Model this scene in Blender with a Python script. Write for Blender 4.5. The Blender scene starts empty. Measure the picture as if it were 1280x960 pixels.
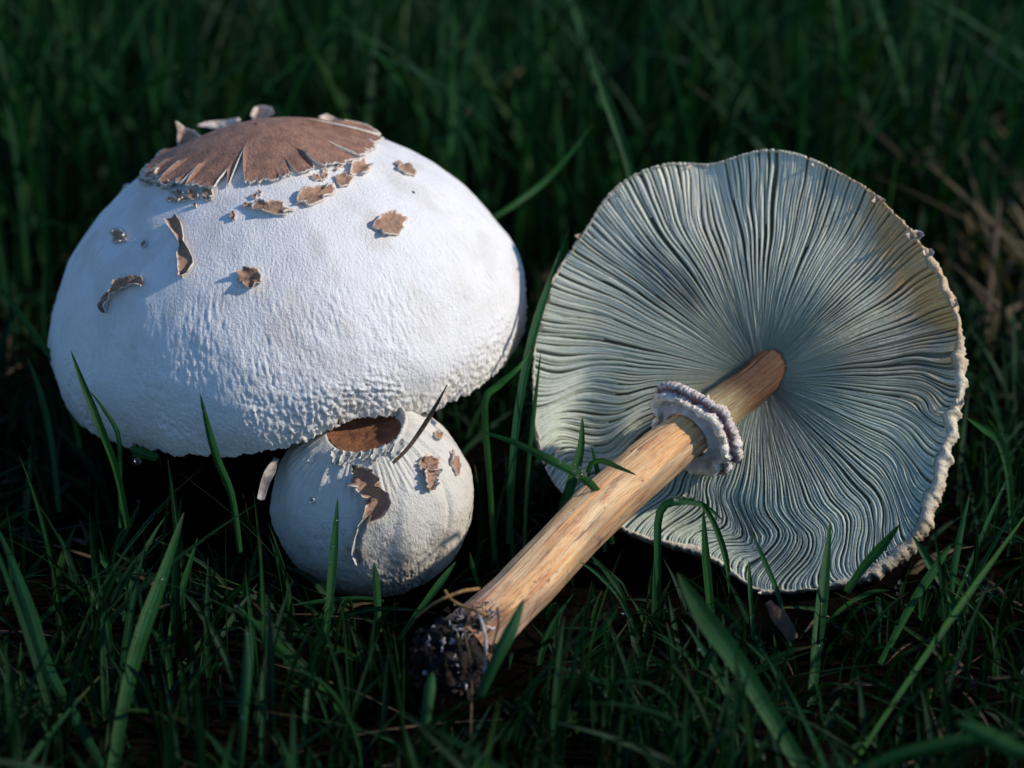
import bpy, math, random
import numpy as np
from mathutils import Vector, Matrix
from mathutils.bvhtree import BVHTree

random.seed(7)
rng = np.random.default_rng(11)
S = bpy.context.scene
COL = S.collection

# ------------------------------------------------------------------ camera, sky, sun, exposure
PITCH, CAM_H = math.radians(22.0), 0.31
cam_data = bpy.data.cameras.new('camera')
cam = bpy.data.objects.new('camera', cam_data)
COL.objects.link(cam)
cam.location = (0, 0, CAM_H)
cam.rotation_euler = (math.pi / 2 - PITCH, 0, 0)
cam_data.lens, cam_data.sensor_width = 100, 36
cam_data.clip_start, cam_data.clip_end = 0.01, 500
cam_data.dof.use_dof = True
cam_data.dof.focus_distance = 0.685
cam_data.dof.aperture_fstop = 10.5
S.camera = cam

SUN_TURN, SUN_EL = math.radians(10), math.radians(33)      # from the right, a little from the viewer's side
sd = Vector((math.cos(SUN_EL) * math.cos(SUN_TURN), -math.cos(SUN_EL) * math.sin(SUN_TURN), math.sin(SUN_EL)))
sun_data = bpy.data.lights.new('sun', 'SUN')
sun_data.energy, sun_data.angle, sun_data.color = 3.75, math.radians(1.8), (1.0, 0.92, 0.82)
sun = bpy.data.objects.new('sun', sun_data)
COL.objects.link(sun)
sun.rotation_euler = sd.to_track_quat('Z', 'Y').to_euler()

W = bpy.data.worlds.new('World'); S.world = W; W.use_nodes = True
wn = W.node_tree
sky = wn.nodes.new('ShaderNodeTexSky'); sky.sky_type = 'NISHITA'; sky.sun_disc = False
sky.sun_elevation, sky.sun_rotation = SUN_EL, math.atan2(sd.x, sd.y)
sky.air_density, sky.dust_density, sky.ozone_density = 1.0, 0.0, 8.0
wn.links.new(sky.outputs[0], wn.nodes['Background'].inputs[0])
wn.nodes['Background'].inputs[1].default_value = 0.15
S.view_settings.view_transform = 'Standard'; S.view_settings.look = 'None'
S.view_settings.exposure, S.view_settings.gamma = 0.0, 1.0

# ------------------------------------------------------------------ helpers
KPX = 0.36 / 1280.0
UP = np.array([0, math.sin(PITCH), math.cos(PITCH)])
FW = np.array([0, math.cos(PITCH), -math.sin(PITCH)])
RT = np.array([1.0, 0, 0])
CAM = np.array([0, 0, CAM_H])


def ray(px, py):
    return FW + (px - 640) * KPX * RT - (py - 480) * KPX * UP


def at(px, py, d):                       # a point of the place seen at (px, py), d metres deep
    return CAM + d * ray(px, py)


def ground_depth(py, z=0.0):
    return (CAM_H - z) / (math.sin(PITCH) + (py - 480) * KPX * math.cos(PITCH))


def project(p):                          # (N,3) -> px, py, depth
    q = p - CAM
    d = q @ FW
    return 640 + (q @ RT) / d / KPX, 480 - (q @ UP) / d / KPX, d


_perm = np.random.default_rng(3).permutation(256)
_perm = np.concatenate([_perm, _perm, _perm])
_grad = np.random.default_rng(4).normal(size=(256, 3)); _grad /= np.linalg.norm(_grad, axis=1)[:, None]


def perlin(x, y, z=0.0):
    x, y, z = np.broadcast_arrays(np.asarray(x, float), np.asarray(y, float), np.asarray(z, float))
    xi, yi, zi = np.floor(x).astype(int), np.floor(y).astype(int), np.floor(z).astype(int)
    xf, yf, zf = x - xi, y - yi, z - zi
    u, v, w = [f * f * f * (f * (f * 6 - 15) + 10) for f in (xf, yf, zf)]
    xi &= 255; yi &= 255; zi &= 255

    def g(a, b, c):
        h = _perm[_perm[_perm[xi + a] + yi + b] + zi + c]
        q = _grad[h]
        return q[..., 0] * (xf - a) + q[..., 1] * (yf - b) + q[..., 2] * (zf - c)
    l = lambda a, b, t: a + t * (b - a)
    return 1.5 * l(l(l(g(0, 0, 0), g(1, 0, 0), u), l(g(0, 1, 0), g(1, 1, 0), u), v),
                   l(l(g(0, 0, 1), g(1, 0, 1), u), l(g(0, 1, 1), g(1, 1, 1), u), v), w)


def fbm(x, y, z=0.0, o=4):
    s, a = 0, 1.0
    for i in range(o):
        s = s + a * perlin(x * 2 ** i, y * 2 ** i, np.asarray(z) * 2 ** i + 7 * i); a *= 0.5
    return s


def smooth(a, b, x):
    t = np.clip((x - a) / (b - a), 0, 1)
    return t * t * (3 - 2 * t)


ORIGIN = {}


def thing(name, loc, label, cat, group=None):
    o = bpy.data.objects.new(name, None)
    o.empty_display_size = 0.02
    COL.objects.link(o); o.location = Vector(loc)
    tag(o, label, cat, group)
    ORIGIN[o.name] = np.array(loc, float)
    return o


def tag(o, label=None, cat=None, group=None, kind=None):
    for k, v in (('label', label), ('category', cat), ('group', group), ('kind', kind)):
        if v: o[k] = v
    return o


def build(name, V, F, mat, parent=None, cols=None, uv=None, flat=False, origin=None):
    """one mesh object from vertices (N,3) in world metres and quads/tris"""
    V = np.asarray(V, float).reshape(-1, 3)
    if parent is not None:
        origin = ORIGIN[parent.name]
    if origin is None:
        origin = np.zeros(3)
    me = bpy.data.meshes.new(name)
    L = V - origin
    if isinstance(F, np.ndarray):
        k = F.shape[1]
        me.vertices.add(len(L)); me.vertices.foreach_set('co', L.ravel())
        me.loops.add(F.size); me.loops.foreach_set('vertex_index', F.ravel().astype(np.int32))
        me.polygons.add(len(F)); me.polygons.foreach_set('loop_start', np.arange(0, F.size, k, dtype=np.int32))
        me.update(calc_edges=True)
    else:
        me.from_pydata([tuple(v) for v in L], [], F); me.update()
    me.validate()
    me.polygons.foreach_set('use_smooth', np.full(len(me.polygons), not flat))
    if cols is not None:
        c = np.asarray(cols, float).reshape(-1, cols.shape[-1])
        if c.shape[1] == 3: c = np.hstack([c, np.ones((len(c), 1))])
        at_ = me.attributes.new('Col', 'FLOAT_COLOR', 'POINT'); at_.data.foreach_set('color', c.ravel())
    if uv is not None:
        u3 = np.hstack([np.asarray(uv, float).reshape(-1, 2), np.zeros((len(L), 1))])
        at_ = me.attributes.new('flow', 'FLOAT_VECTOR', 'POINT'); at_.data.foreach_set('vector', u3.ravel())
    me.materials.append(mat)
    o = bpy.data.objects.new(name, me); COL.objects.link(o)
    if parent is not None:
        o.parent = parent; ORIGIN[o.name] = origin
    else:
        o.location = Vector(origin); ORIGIN[o.name] = origin
    return o


def grid_faces(n, m, wrap=False, off=0):
    """n rows x m columns, columns closed when wrap"""
    i, j = np.meshgrid(np.arange(n - 1), np.arange(m if wrap else m - 1), indexing='ij')
    j2 = (j + 1) % m
    return np.stack([i * m + j, i * m + j2, (i + 1) * m + j2, (i + 1) * m + j], -1).reshape(-1, 4) + off


# ------------------------------------------------------------------ materials
def material(name):
    m = bpy.data.materials.new(name); m.use_nodes = True
    nt = m.node_tree
    return m, nt, nt.nodes['Principled BSDF']


def N(nt, typ, **kw):
    n = nt.nodes.new(typ)
    for k, v in kw.items():
        if k.startswith('i_'):
            k = k[2:]
            n.inputs[int(k) if k.isdigit() else k.replace('_', ' ')].default_value = v
        else:
            setattr(n, k, v)
    return n


def mix(nt, fac, a, b, mode='MIX'):
    n = nt.nodes.new('ShaderNodeMix'); n.data_type = 'RGBA'; n.blend_type = mode
    for s, v in ((0, fac), (6, a), (7, b)):
        if isinstance(v, (int, float)): n.inputs[s].default_value = v
        elif isinstance(v, tuple): n.inputs[s].default_value = (*v, 1)
        else: nt.links.new(v, n.inputs[s])
    return n.outputs[2]


def ramp(nt, src, p0, p1, c0=0.0, c1=1.0):
    n = N(nt, 'ShaderNodeMapRange'); n.interpolation_type = 'SMOOTHSTEP'
    n.inputs[1].default_value, n.inputs[2].default_value = p0, p1
    n.inputs[3].default_value, n.inputs[4].default_value = c0, c1
    nt.links.new(src, n.inputs[0]); return n.outputs[0]


def noise(nt, vec, scale, detail=4, rough=0.55, dist=0.0):
    n = N(nt, 'ShaderNodeTexNoise'); n.inputs['Scale'].default_value = scale
    n.inputs['Detail'].default_value = detail; n.inputs['Roughness'].default_value = rough
    n.inputs['Distortion'].default_value = dist
    if vec is not None: nt.links.new(vec, n.inputs['Vector'])
    return n.outputs[0]


def mapping(nt, vec, scale):
    n = N(nt, 'ShaderNodeMapping'); n.inputs['Scale'].default_value = scale
    nt.links.new(vec, n.inputs[0]); return n.outputs[0]


def bump(nt, bs, height, dist, strength=1.0, prev=None):
    b = N(nt, 'ShaderNodeBump'); b.inputs['Distance'].default_value = dist; b.inputs['Strength'].default_value = strength
    nt.links.new(height, b.inputs['Height'])
    if prev is not None: nt.links.new(prev, b.inputs['Normal'])
    nt.links.new(b.outputs[0], bs.inputs['Normal']); return b.outputs[0]


def attr(nt, name, out='Color'):
    n = N(nt, 'ShaderNodeAttribute'); n.attribute_name = name; return n.outputs[out]


def cap_skin_material(name, base, smudge):
    m, nt, bs = material(name)
    flow = attr(nt, 'flow', 'Vector')                     # centimetres round the cap, centimetres down it
    obj = N(nt, 'ShaderNodeTexCoord').outputs['Object']
    big = noise(nt, obj, 45, 5)
    streak = noise(nt, mapping(nt, flow, (7, 2.0, 1)), 1.0, 5, 0.6)
    c = mix(nt, ramp(nt, big, 0.52, 0.72, 0, 0.6), base, smudge)
    c = mix(nt, ramp(nt, streak, 0.52, 0.75, 0, 0.35), c, tuple(0.8 * b for b in smudge))
    vor = N(nt, 'ShaderNodeTexVoronoi'); vor.inputs['Scale'].default_value = 110
    nt.links.new(obj, vor.inputs['Vector'])
    sp = N(nt, 'ShaderNodeMath', operation='LESS_THAN'); sp.inputs[1].default_value = 0.055
    nt.links.new(vor.outputs['Distance'], sp.inputs[0])
    hole = N(nt, 'ShaderNodeSeparateColor'); nt.links.new(vor.outputs['Color'], hole.inputs[0])
    some = N(nt, 'ShaderNodeMath', operation='GREATER_THAN'); some.inputs[1].default_value = 0.82
    nt.links.new(hole.outputs[0], some.inputs[0])
    mul = N(nt, 'ShaderNodeMath', operation='MULTIPLY'); nt.links.new(sp.outputs[0], mul.inputs[0]); nt.links.new(some.outputs[0], mul.inputs[1])
    c = mix(nt, mul.outputs[0], c, (0.05, 0.035, 0.03))
    c = mix(nt, 1.0, c, attr(nt, 'Col'), 'MULTIPLY')
    nt.links.new(c, bs.inputs['Base Color'])
    bs.inputs['Roughness'].default_value = 0.62
    bs.inputs['Specular IOR Level'].default_value = 0.35
    bs.inputs['Subsurface Weight'].default_value = 0.12
    bs.inputs['Subsurface Radius'].default_value = (1.0, 0.7, 0.5)
    bs.inputs['Subsurface Scale'].default_value = 0.0015
    fibre = noise(nt, mapping(nt, flow, (16, 7.0, 1)), 1.0, 5, 0.6)
    b1 = bump(nt, bs, fibre, 0.0004, 0.7)
    grain = noise(nt, obj, 1500, 3, 0.6)
    bump(nt, bs, grain, 0.00036, 0.9, b1)
    return m


M_CAP = cap_skin_material('white_cap_skin', (0.80, 0.775, 0.74), (0.66, 0.58, 0.50))
M_YOUNG = cap_skin_material('young_cap_skin', (0.66, 0.62, 0.53), (0.52, 0.44, 0.34))
M_RIM = cap_skin_material('rim_flesh', (0.70, 0.61, 0.45), (0.46, 0.32, 0.17))


def scale_material(name, brown, dark, pale):
    m, nt, bs = material(name)
    obj = N(nt, 'ShaderNodeTexCoord').outputs['Object']
    n1 = noise(nt, obj, 260, 6, 0.65); n2 = noise(nt, obj, 1300, 4, 0.6)
    c = mix(nt, ramp(nt, n1, 0.35, 0.68), brown, dark)
    c = mix(nt, ramp(nt, n2, 0.55, 0.72, 0, 0.55), c, tuple(0.6 * d for d in dark))
    sepc = N(nt, 'ShaderNodeSeparateColor'); nt.links.new(attr(nt, 'Col'), sepc.inputs[0])
    e = N(nt, 'ShaderNodeMath', operation='ADD'); nt.links.new(sepc.outputs[0], e.inputs[0])
    j = ramp(nt, n2, 0.2, 0.8, -0.25, 0.25); nt.links.new(j, e.inputs[1])
    c = mix(nt, ramp(nt, e.outputs[0], 0.45, 0.8), c, pale)
    nt.links.new(c, bs.inputs['Base Color'])
    bs.inputs['Roughness'].default_value = 0.7
    bs.inputs['Specular IOR Level'].default_value = 0.3
    b1 = bump(nt, bs, n1, 0.0009, 0.7)
    bump(nt, bs, n2, 0.0004, 0.9, b1)
    return m


M_DISC = scale_material('brown_disc_skin', (0.38, 0.20, 0.125), (0.23, 0.12, 0.078), (0.74, 0.66, 0.56))
M_SCALE = scale_material('brown_scale_skin', (0.44, 0.25, 0.15), (0.25, 0.15, 0.10), (0.74, 0.63, 0.52))

m, nt, bs = material('gill_tissue'); M_GILL = m
obj = N(nt, 'ShaderNodeTexCoord').outputs['Object']
c = mix(nt, ramp(nt, noise(nt, obj, 60, 5), 0.45, 0.75, 0, 0.30), attr(nt, 'Col'), (0.36, 0.42, 0.38))
c = mix(nt, ramp(nt, noise(nt, obj, 900, 3), 0.55, 0.75, 0, 0.25), c, (0.22, 0.25, 0.23))
nt.links.new(c, bs.inputs['Base Color']); bs.inputs['Roughness'].default_value = 0.65
bs.inputs['Specular IOR Level'].default_value = 0.25
bs.inputs['Subsurface Weight'].default_value = 0.2; bs.inputs['Subsurface Radius'].default_value = (0.9, 1, 0.8)
bs.inputs['Subsurface Scale'].default_value = 0.001
bump(nt, bs, noise(nt, obj, 700, 4), 0.0003, 0.6)

m, nt, bs = material('stem_fibre'); M_STEM = m
flow = attr(nt, 'flow', 'Vector')
f1 = noise(nt, mapping(nt, flow, (9, 0.30, 1)), 1.0, 7, 0.65, 0.3)
f2 = noise(nt, mapping(nt, flow, (34, 0.8, 1)), 1.0, 4, 0.6)
f3 = noise(nt, mapping(nt, flow, (2.4, 0.45, 1)), 1.0, 6, 0.65)
c = mix(nt, ramp(nt, f1, 0.36, 0.66), (0.97, 0.68, 0.36), (0.88, 0.43, 0.15))
c = mix(nt, ramp(nt, f2, 0.54, 0.74, 0, 0.75), c, (0.42, 0.17, 0.07))
c = mix(nt, ramp(nt, f3, 0.52, 0.72, 0, 0.7), c, (0.62, 0.25, 0.09))
c = mix(nt, ramp(nt, noise(nt, mapping(nt, flow, (2.6, 0.28, 1)), 1.3, 7, 0.75), 0.54, 0.64, 0, 0.85), c, (0.24, 0.09, 0.05))
c = mix(nt, ramp(nt, noise(nt, mapping(nt, flow, (2, .8, 1)), 1.0, 6, 0.7), 0.50, 0.66, 0, 0.55), c, (0.62, 0.20, 0.08))
c = mix(nt, ramp(nt, noise(nt, mapping(nt, flow, (14, 0.5, 1)), 1.0, 6, 0.7), 0.56, 0.68, 0, 0.6), c, (0.95, 0.76, 0.48))
c = mix(nt, ramp(nt, noise(nt, flow, 3.0, 6, 0.7), 0.60, 0.68, 0, 0.75), c, (0.12, 0.06, 0.05))
c = mix(nt, 1.0, c, attr(nt, 'Col'), 'MULTIPLY')
nt.links.new(c, bs.inputs['Base Color']); bs.inputs['Roughness'].default_value = 0.55
bs.inputs['Specular IOR Level'].default_value = 0.35
b1 = bump(nt, bs, f1, 0.0012, 0.6); bump(nt, bs, f2, 0.0005, 0.8, b1)


def simple(name, c0, c1, scale, rough=0.7, bd=0.0006, use_attr=False, spec=0.3):
    m, nt, bs = material(name)
    obj = N(nt, 'ShaderNodeTexCoord').outputs['Object']
    n1 = noise(nt, obj, scale, 6, 0.6)
    c = mix(nt, ramp(nt, n1, 0.35, 0.68), c0, c1)
    if use_attr: c = mix(nt, 1.0, c, attr(nt, 'Col'), 'MULTIPLY')
    nt.links.new(c, bs.inputs['Base Color']); bs.inputs['Roughness'].default_value = rough
    bs.inputs['Specular IOR Level'].default_value = spec
    bump(nt, bs, noise(nt, obj, scale * 3, 4), bd, 0.8)
    return m


M_RING = simple('ring_membrane', (0.70, 0.64, 0.58), (0.48, 0.40, 0.36), 420, 0.75, 0.0008, True)
M_SOIL = simple('dark_soil', (0.022, 0.015, 0.011), (0.009, 0.006, 0.005), 160, 0.9, 0.003)
M_MYC = simple('white_mycelium', (0.60, 0.55, 0.52), (0.03, 0.02, 0.02), 170, 0.8, 0.0006)
M_STRAW = simple('dead_straw', (0.11, 0.07, 0.035), (0.04, 0.024, 0.014), 220, 0.7, 0.0003)
M_TWIG = simple('dry_brown_blade', (0.13, 0.075, 0.04), (0.06, 0.035, 0.02), 300, 0.7, 0.0003)
M_ROOT = simple('yellow_rootlet', (0.30, 0.17, 0.05), (0.16, 0.08, 0.03), 300, 0.6, 0.0002)
M_PALE = simple('pale_dead_leaf', (0.42, 0.37, 0.33), (0.20, 0.16, 0.14), 260, 0.7, 0.0004)


def grass_material(name, gain=1.0):
    m, nt, bs = material(name)
    col = attr(nt, 'Col')
    fl = attr(nt, 'flow', 'Vector')                      # across the blade (-1..1), along it in centimetres
    vein = noise(nt, mapping(nt, fl, (5.5, 0.12, 1)), 1.0, 4)
    c = mix(nt, ramp(nt, vein, 0.35, 0.7, 0, 0.7), col, (0.004, 0.022, 0.010))
    al = N(nt, 'ShaderNodeMath', operation='SUBTRACT'); al.inputs[1].default_value = 0.5
    nt.links.new(attr(nt, 'Col', 'Alpha'), al.inputs[0])
    ab = N(nt, 'ShaderNodeMath', operation='ABSOLUTE'); nt.links.new(al.outputs[0], ab.inputs[0])
    c = mix(nt, ramp(nt, ab.outputs[0], 0.02, 0.13, 0.6, 0), c, (0.035, 0.12, 0.055))
    ob_ = N(nt, 'ShaderNodeTexCoord').outputs['Object']
    c = mix(nt, ramp(nt, noise(nt, ob_, 90, 4), 0.45, 0.7, 0, .5), c, (0.012, 0.034, 0.006))
    nt.links.new(c, bs.inputs['Base Color'])
    bs.inputs['Roughness'].default_value = 0.5
    bs.inputs['Specular IOR Level'].default_value = 0.12
    bump(nt, bs, vein, 0.0002, 0.6)
    tr = N(nt, 'ShaderNodeBsdfTranslucent')
    nt.links.new(mix(nt, 1.0, c, (1.25, 1.5, 0.6), 'MULTIPLY'), tr.inputs[0])
    mx = N(nt, 'ShaderNodeMixShader'); mx.inputs[0].default_value = 0.22
    nt.links.new(bs.outputs[0], mx.inputs[1]); nt.links.new(tr.outputs[0], mx.inputs[2])
    nt.links.new(mx.outputs[0], nt.nodes['Material Output'].inputs[0])
    return m


M_GRASS = grass_material('green_grass')

m, nt, bs = material('dew_water'); M_DEW = m
nt.nodes.remove(bs)
tr = N(nt, 'ShaderNodeBsdfTransparent'); gl = N(nt, 'ShaderNodeBsdfGlossy'); gl.inputs['Roughness'].default_value = 0.13
fr_n = N(nt, 'ShaderNodeFresnel'); fr_n.inputs['IOR'].default_value = 1.7
mx = N(nt, 'ShaderNodeMixShader'); ge = N(nt, 'ShaderNodeNewGeometry'); fm = N(nt, 'ShaderNodeMath', operation='SUBTRACT'); fm.use_clamp = True
nt.links.new(fr_n.outputs[0], fm.inputs[0]); nt.links.new(ge.outputs['Backfacing'], fm.inputs[1]); nt.links.new(fm.outputs[0], mx.inputs[0])
rf_n = N(nt, 'ShaderNodeBsdfRefraction'); rf_n.inputs['IOR'].default_value = 1.33; rf_n.inputs['Roughness'].default_value = 0.02
m2 = N(nt, 'ShaderNodeMixShader'); m2.inputs[0].default_value = 0.18
nt.links.new(tr.outputs[0], m2.inputs[1]); nt.links.new(rf_n.outputs[0], m2.inputs[2])
nt.links.new(m2.outputs[0], mx.inputs[1]); nt.links.new(gl.outputs[0], mx.inputs[2])
nt.links.new(mx.outputs[0], nt.nodes['Material Output'].inputs[0])

m, nt, bs = material('ground_soil'); M_GROUND = m
ob = N(nt, 'ShaderNodeTexCoord').outputs['Object']
n1 = noise(nt, ob, 40, 8, 0.65); n2 = noise(nt, ob, 1.3, 5)
c = mix(nt, ramp(nt, n1, 0.4, 0.65), (0.003, 0.0022, 0.0018), (0.007, 0.005, 0.004))
sx = N(nt, 'ShaderNodeVectorMath', operation='LENGTH'); nt.links.new(ob, sx.inputs[0])
far = ramp(nt, sx.outputs['Value'], 2.0, 4.5)
gr = mix(nt, ramp(nt, n2, 0.35, 0.65), (0.018, 0.050, 0.018), (0.030, 0.065, 0.022))
nt.links.new(mix(nt, far, c, gr), bs.inputs['Base Color'])
bs.inputs['Roughness'].default_value = 1.0; bs.inputs['Specular IOR Level'].default_value = 0.0
bump(nt, bs, n1, 0.006, 0.9)

# ------------------------------------------------------------------ ground
a = np.concatenate([[-200, -60, -20, -8, -4], np.linspace(-2, 2, 121), [4, 8, 20, 60, 200]])
gx, gy = np.meshgrid(a, a + 0.8, indexing='ij')
near = np.exp(-((gx / 1.2) ** 2 + ((gy - 0.8) / 1.2) ** 2))
gz = near * 0.006 * fbm(gx * 14, gy * 14) - 0.004 + (1 - near) * 0.03 * fbm(gx * .6, gy * .6)
ground = build('ground', np.stack([gx, gy, gz], -1), grid_faces(len(a), len(a)), M_GROUND)
tag(ground, kind='structure')

# ------------------------------------------------------------------ big mushroom: cap
BR = 0.0620
BIGC = at(360, 398, 0.742)
tilt = Matrix.Rotation(math.radians(-7.5), 3, 'Y') @ Matrix.Rotation(math.radians(-2), 3, 'X')
BT = np.array(tilt)


def big_profile(s):
    """s 0 at the apex, 1 at the equator, up to 1.32 at the rim: r and z in cap radii"""
    s = np.asarray(s, float)
    r = np.where(s <= 1, np.sin(np.clip(s, 0, 1) * math.pi / 2), 1 - 0.75 * np.clip(s - 1, 0, 1) ** 2)
    z = np.where(s <= 1, 0.840 * (np.clip(1 - np.clip(r, 0, 1) ** 1.70, 0, 1)) ** 0.555, -0.80 * (s - 1))
    return r, z


def big_point(s, th, off=0.0):
    r, z = big_profile(s)
    r = r * (1 + 0.012 * np.sin(2 * th + 1.0) + 0.008 * np.sin(3 * th))
    low = smooth(0.85, 1.28, s)
    dth = np.arctan2(np.sin(th + math.radians(69)), np.cos(th + math.radians(69)))
    z = z + low * 0.075 * np.exp(-(dth / 0.20) ** 2)
    z = z + low * 0.022 * perlin(th * 3.0, 0.3, 5.0) + low * 0.02 * perlin(th * 9, 1.3)
    r = r + low * 0.012 * perlin(th * 5.0, 3.3, 9.0)
    p = np.stack([r * np.cos(th), r * np.sin(th), z], -1) * BR
    return BIGC + (p @ BT.T) if np.isscalar(off) and off == 0 else BIGC + (p * (1 + off[..., None] / BR)) @ BT.T


n_s, n_t = 230, 1000
s_ = np.linspace(0.002, 1.30, n_s) ** 0.9 * (1.30 ** 0.1)
th_ = np.linspace(0, 2 * math.pi, n_t, endpoint=False)
SS, TT = np.meshgrid(s_, th_, indexing='ij')
rr, zz = big_profile(SS)
U, V_ = TT * BR * 100, SS * BR * 100 * 1.3
cx, cy = np.cos(TT) * rr * BR * 100, np.sin(TT) * rr * BR * 100
amp = 0.00003 + 0.00016 * smooth(0.45, 0.9, SS) + 0.00024 * smooth(0.98, 1.26, SS)
col_n = 0.8 * perlin(TT * 52, V_ * 2.0, 2.0) + perlin(TT * 96, V_ * 4.2, 8.0)
amp = amp * (0.35 + 0.95 * smooth(-.35, .45, fbm(cx * .55 + 9, cy * .55, zz * 2.5, 3)))
lump = 0.0009 * fbm(cx * 0.45, cy * 0.45, zz * 3, 3) + amp * col_n * 1.5
lump = lump - 0.0004 * np.exp(-(((U + 0) * 0) ** 2))
edge = smooth(1.22, 1.30, SS)
SSr = SS + edge * (0.022 * perlin(TT * 26, 0.5) + 0.02 * perlin(TT * 61, 4.5))
P = big_point(SSr, TT, lump)
rootb = thing('mushroom', at(352, 398, 0.742) * np.array([1, 1, 0]), 'biggest white mushroom, standing upright with a ragged brown patch on its dome', 'mushroom')
stain = 1 - 0.10 * smooth(0.05, 0.5, fbm(cx * .8 + 4, cy * .8, zz * 4)) * smooth(1.2, 0.6, SS)
warm = smooth(1.02, 1.3, SS) * (0.5 + 0.5 * perlin(TT * 6, V_ * .8))
ccol = np.stack([stain * (1 - 0.02 * warm), stain ** 1.2 * (1 - 0.10 * warm), stain ** 1.5 * (1 - 0.24 * warm)], -1)
# lip and inside of the rim
lipr = np.array([0.985, 0.93, 0.85])
lipz = np.array([0.0, 0.03, 0.055])
base_rim = P[-1]
axis_b = BT @ np.array([0, 0, 1.0])
extra = []
for k in range(3):
    q = BIGC + ((base_rim - BIGC) @ BT) @ np.diag([lipr[k], lipr[k], 1]) @ BT.T + axis_b * lipz[k] * BR
    extra.append(q)
PF = np.concatenate([P, np.stack(extra)], 0)
cF = np.concatenate([ccol, np.repeat(ccol[-1:], 3, 0)], 0)
uvF = np.stack([np.concatenate([U, np.repeat(U[-1:], 3, 0)]), np.concatenate([V_, np.repeat(V_[-1:], 3, 0)])], -1)
cap_big = build('cap', PF, grid_faces(n_s + 3, n_t, True), M_CAP, rootb, cF, uvF)
ccoarse = P[::4, ::5]
bvh_big = BVHTree.FromPolygons([tuple(v) for v in ccoarse.reshape(-1, 3)], grid_faces(ccoarse.shape[0], ccoarse.shape[1], True).tolist())

# gills below and stem of the big mushroom (in deep shade)
gi = []; gfaces = []
ng = 140
for k in range(ng):
    t = 2 * math.pi * k / ng
    for j, rr_ in enumerate(np.linspace(0.16, 0.86, 8)):
        for dz, dt in ((0.10, -0.012), (0.0, 0), (0.10, 0.012)):
            p = np.array([rr_ * math.cos(t + dt), rr_ * math.sin(t + dt), -0.10 + dz + 0.10 * (1 - rr_)]) * BR
            gi.append(BIGC + BT @ p)
    o0 = k * 24
    for j in range(7):
        for q in range(2):
            gfaces.append((o0 + j * 3 + q, o0 + j * 3 + q + 1, o0 + (j + 1) * 3 + q + 1, o0 + (j + 1) * 3 + q))
g = build('gills', np.array(gi), np.array(gfaces), M_GILL, rootb, np.tile([0.4, 0.45, 0.38], (len(gi), 1)))
g['kind'] = 'stuff'
hh, tt = np.meshgrid(np.linspace(0, 1, 24), np.linspace(0, 2 * math.pi, 40, endpoint=False), indexing='ij')
top = BIGC + axis_b * 0.2 * BR + np.array([.004, 0, 0])
bot = BIGC * np.array([1, 1, 0]) + np.array([.014, 0, -0.006])
rad = 0.0085 * (1.25 - 0.35 * hh) * (1 + 0.04 * perlin(tt * 2, hh * 6))
ps = bot + (top - bot) * hh[..., None] + np.stack([np.cos(tt) * rad, np.sin(tt) * rad, 0 * rad], -1)
build('stem', ps, grid_faces(24, 40, True), M_STEM, rootb, np.ones((24, 40, 3)), np.stack([tt * .9, hh * 4], -1))
rg, rt = np.meshgrid(np.arange(6), np.linspace(0, 2 * math.pi, 60, endpoint=False), indexing='ij')
rprof = np.array([[1.0, .02], [1.5, .01], [1.8, -.02], [1.8, -.06], [1.5, -.05], [1.0, -.06]])
rc = bot + (top - bot) * 0.62
rrr = 0.0088 * rprof[:, 0][rg] * (1 + 0.05 * perlin(rt * 5, rg * .8))
build('ring', np.stack([rc[0] + np.cos(rt) * rrr, rc[1] + np.sin(rt) * rrr, rc[2] + rprof[:, 1][rg] * 0.05], -1),
      grid_faces(6, 60, True), M_RING, rootb, np.ones((6, 60, 3)))


# ------------------------------------------------------------------ scales that sit on a cap
def hit(bvh, px, py, centre):
    d = Vector(ray(px, py)).normalized()
    loc, nor, i, dist = bvh.ray_cast(Vector(CAM), d)
    if loc is None:
        p = Vector(at(px, py, float((centre - CAM) @ FW)))
        loc, nor, i, dist = bvh.find_nearest(p)
    nor = np.array(nor); loc = np.array(loc)
    if nor @ (loc - centre) < 0: nor = -nor
    return loc, nor


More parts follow.
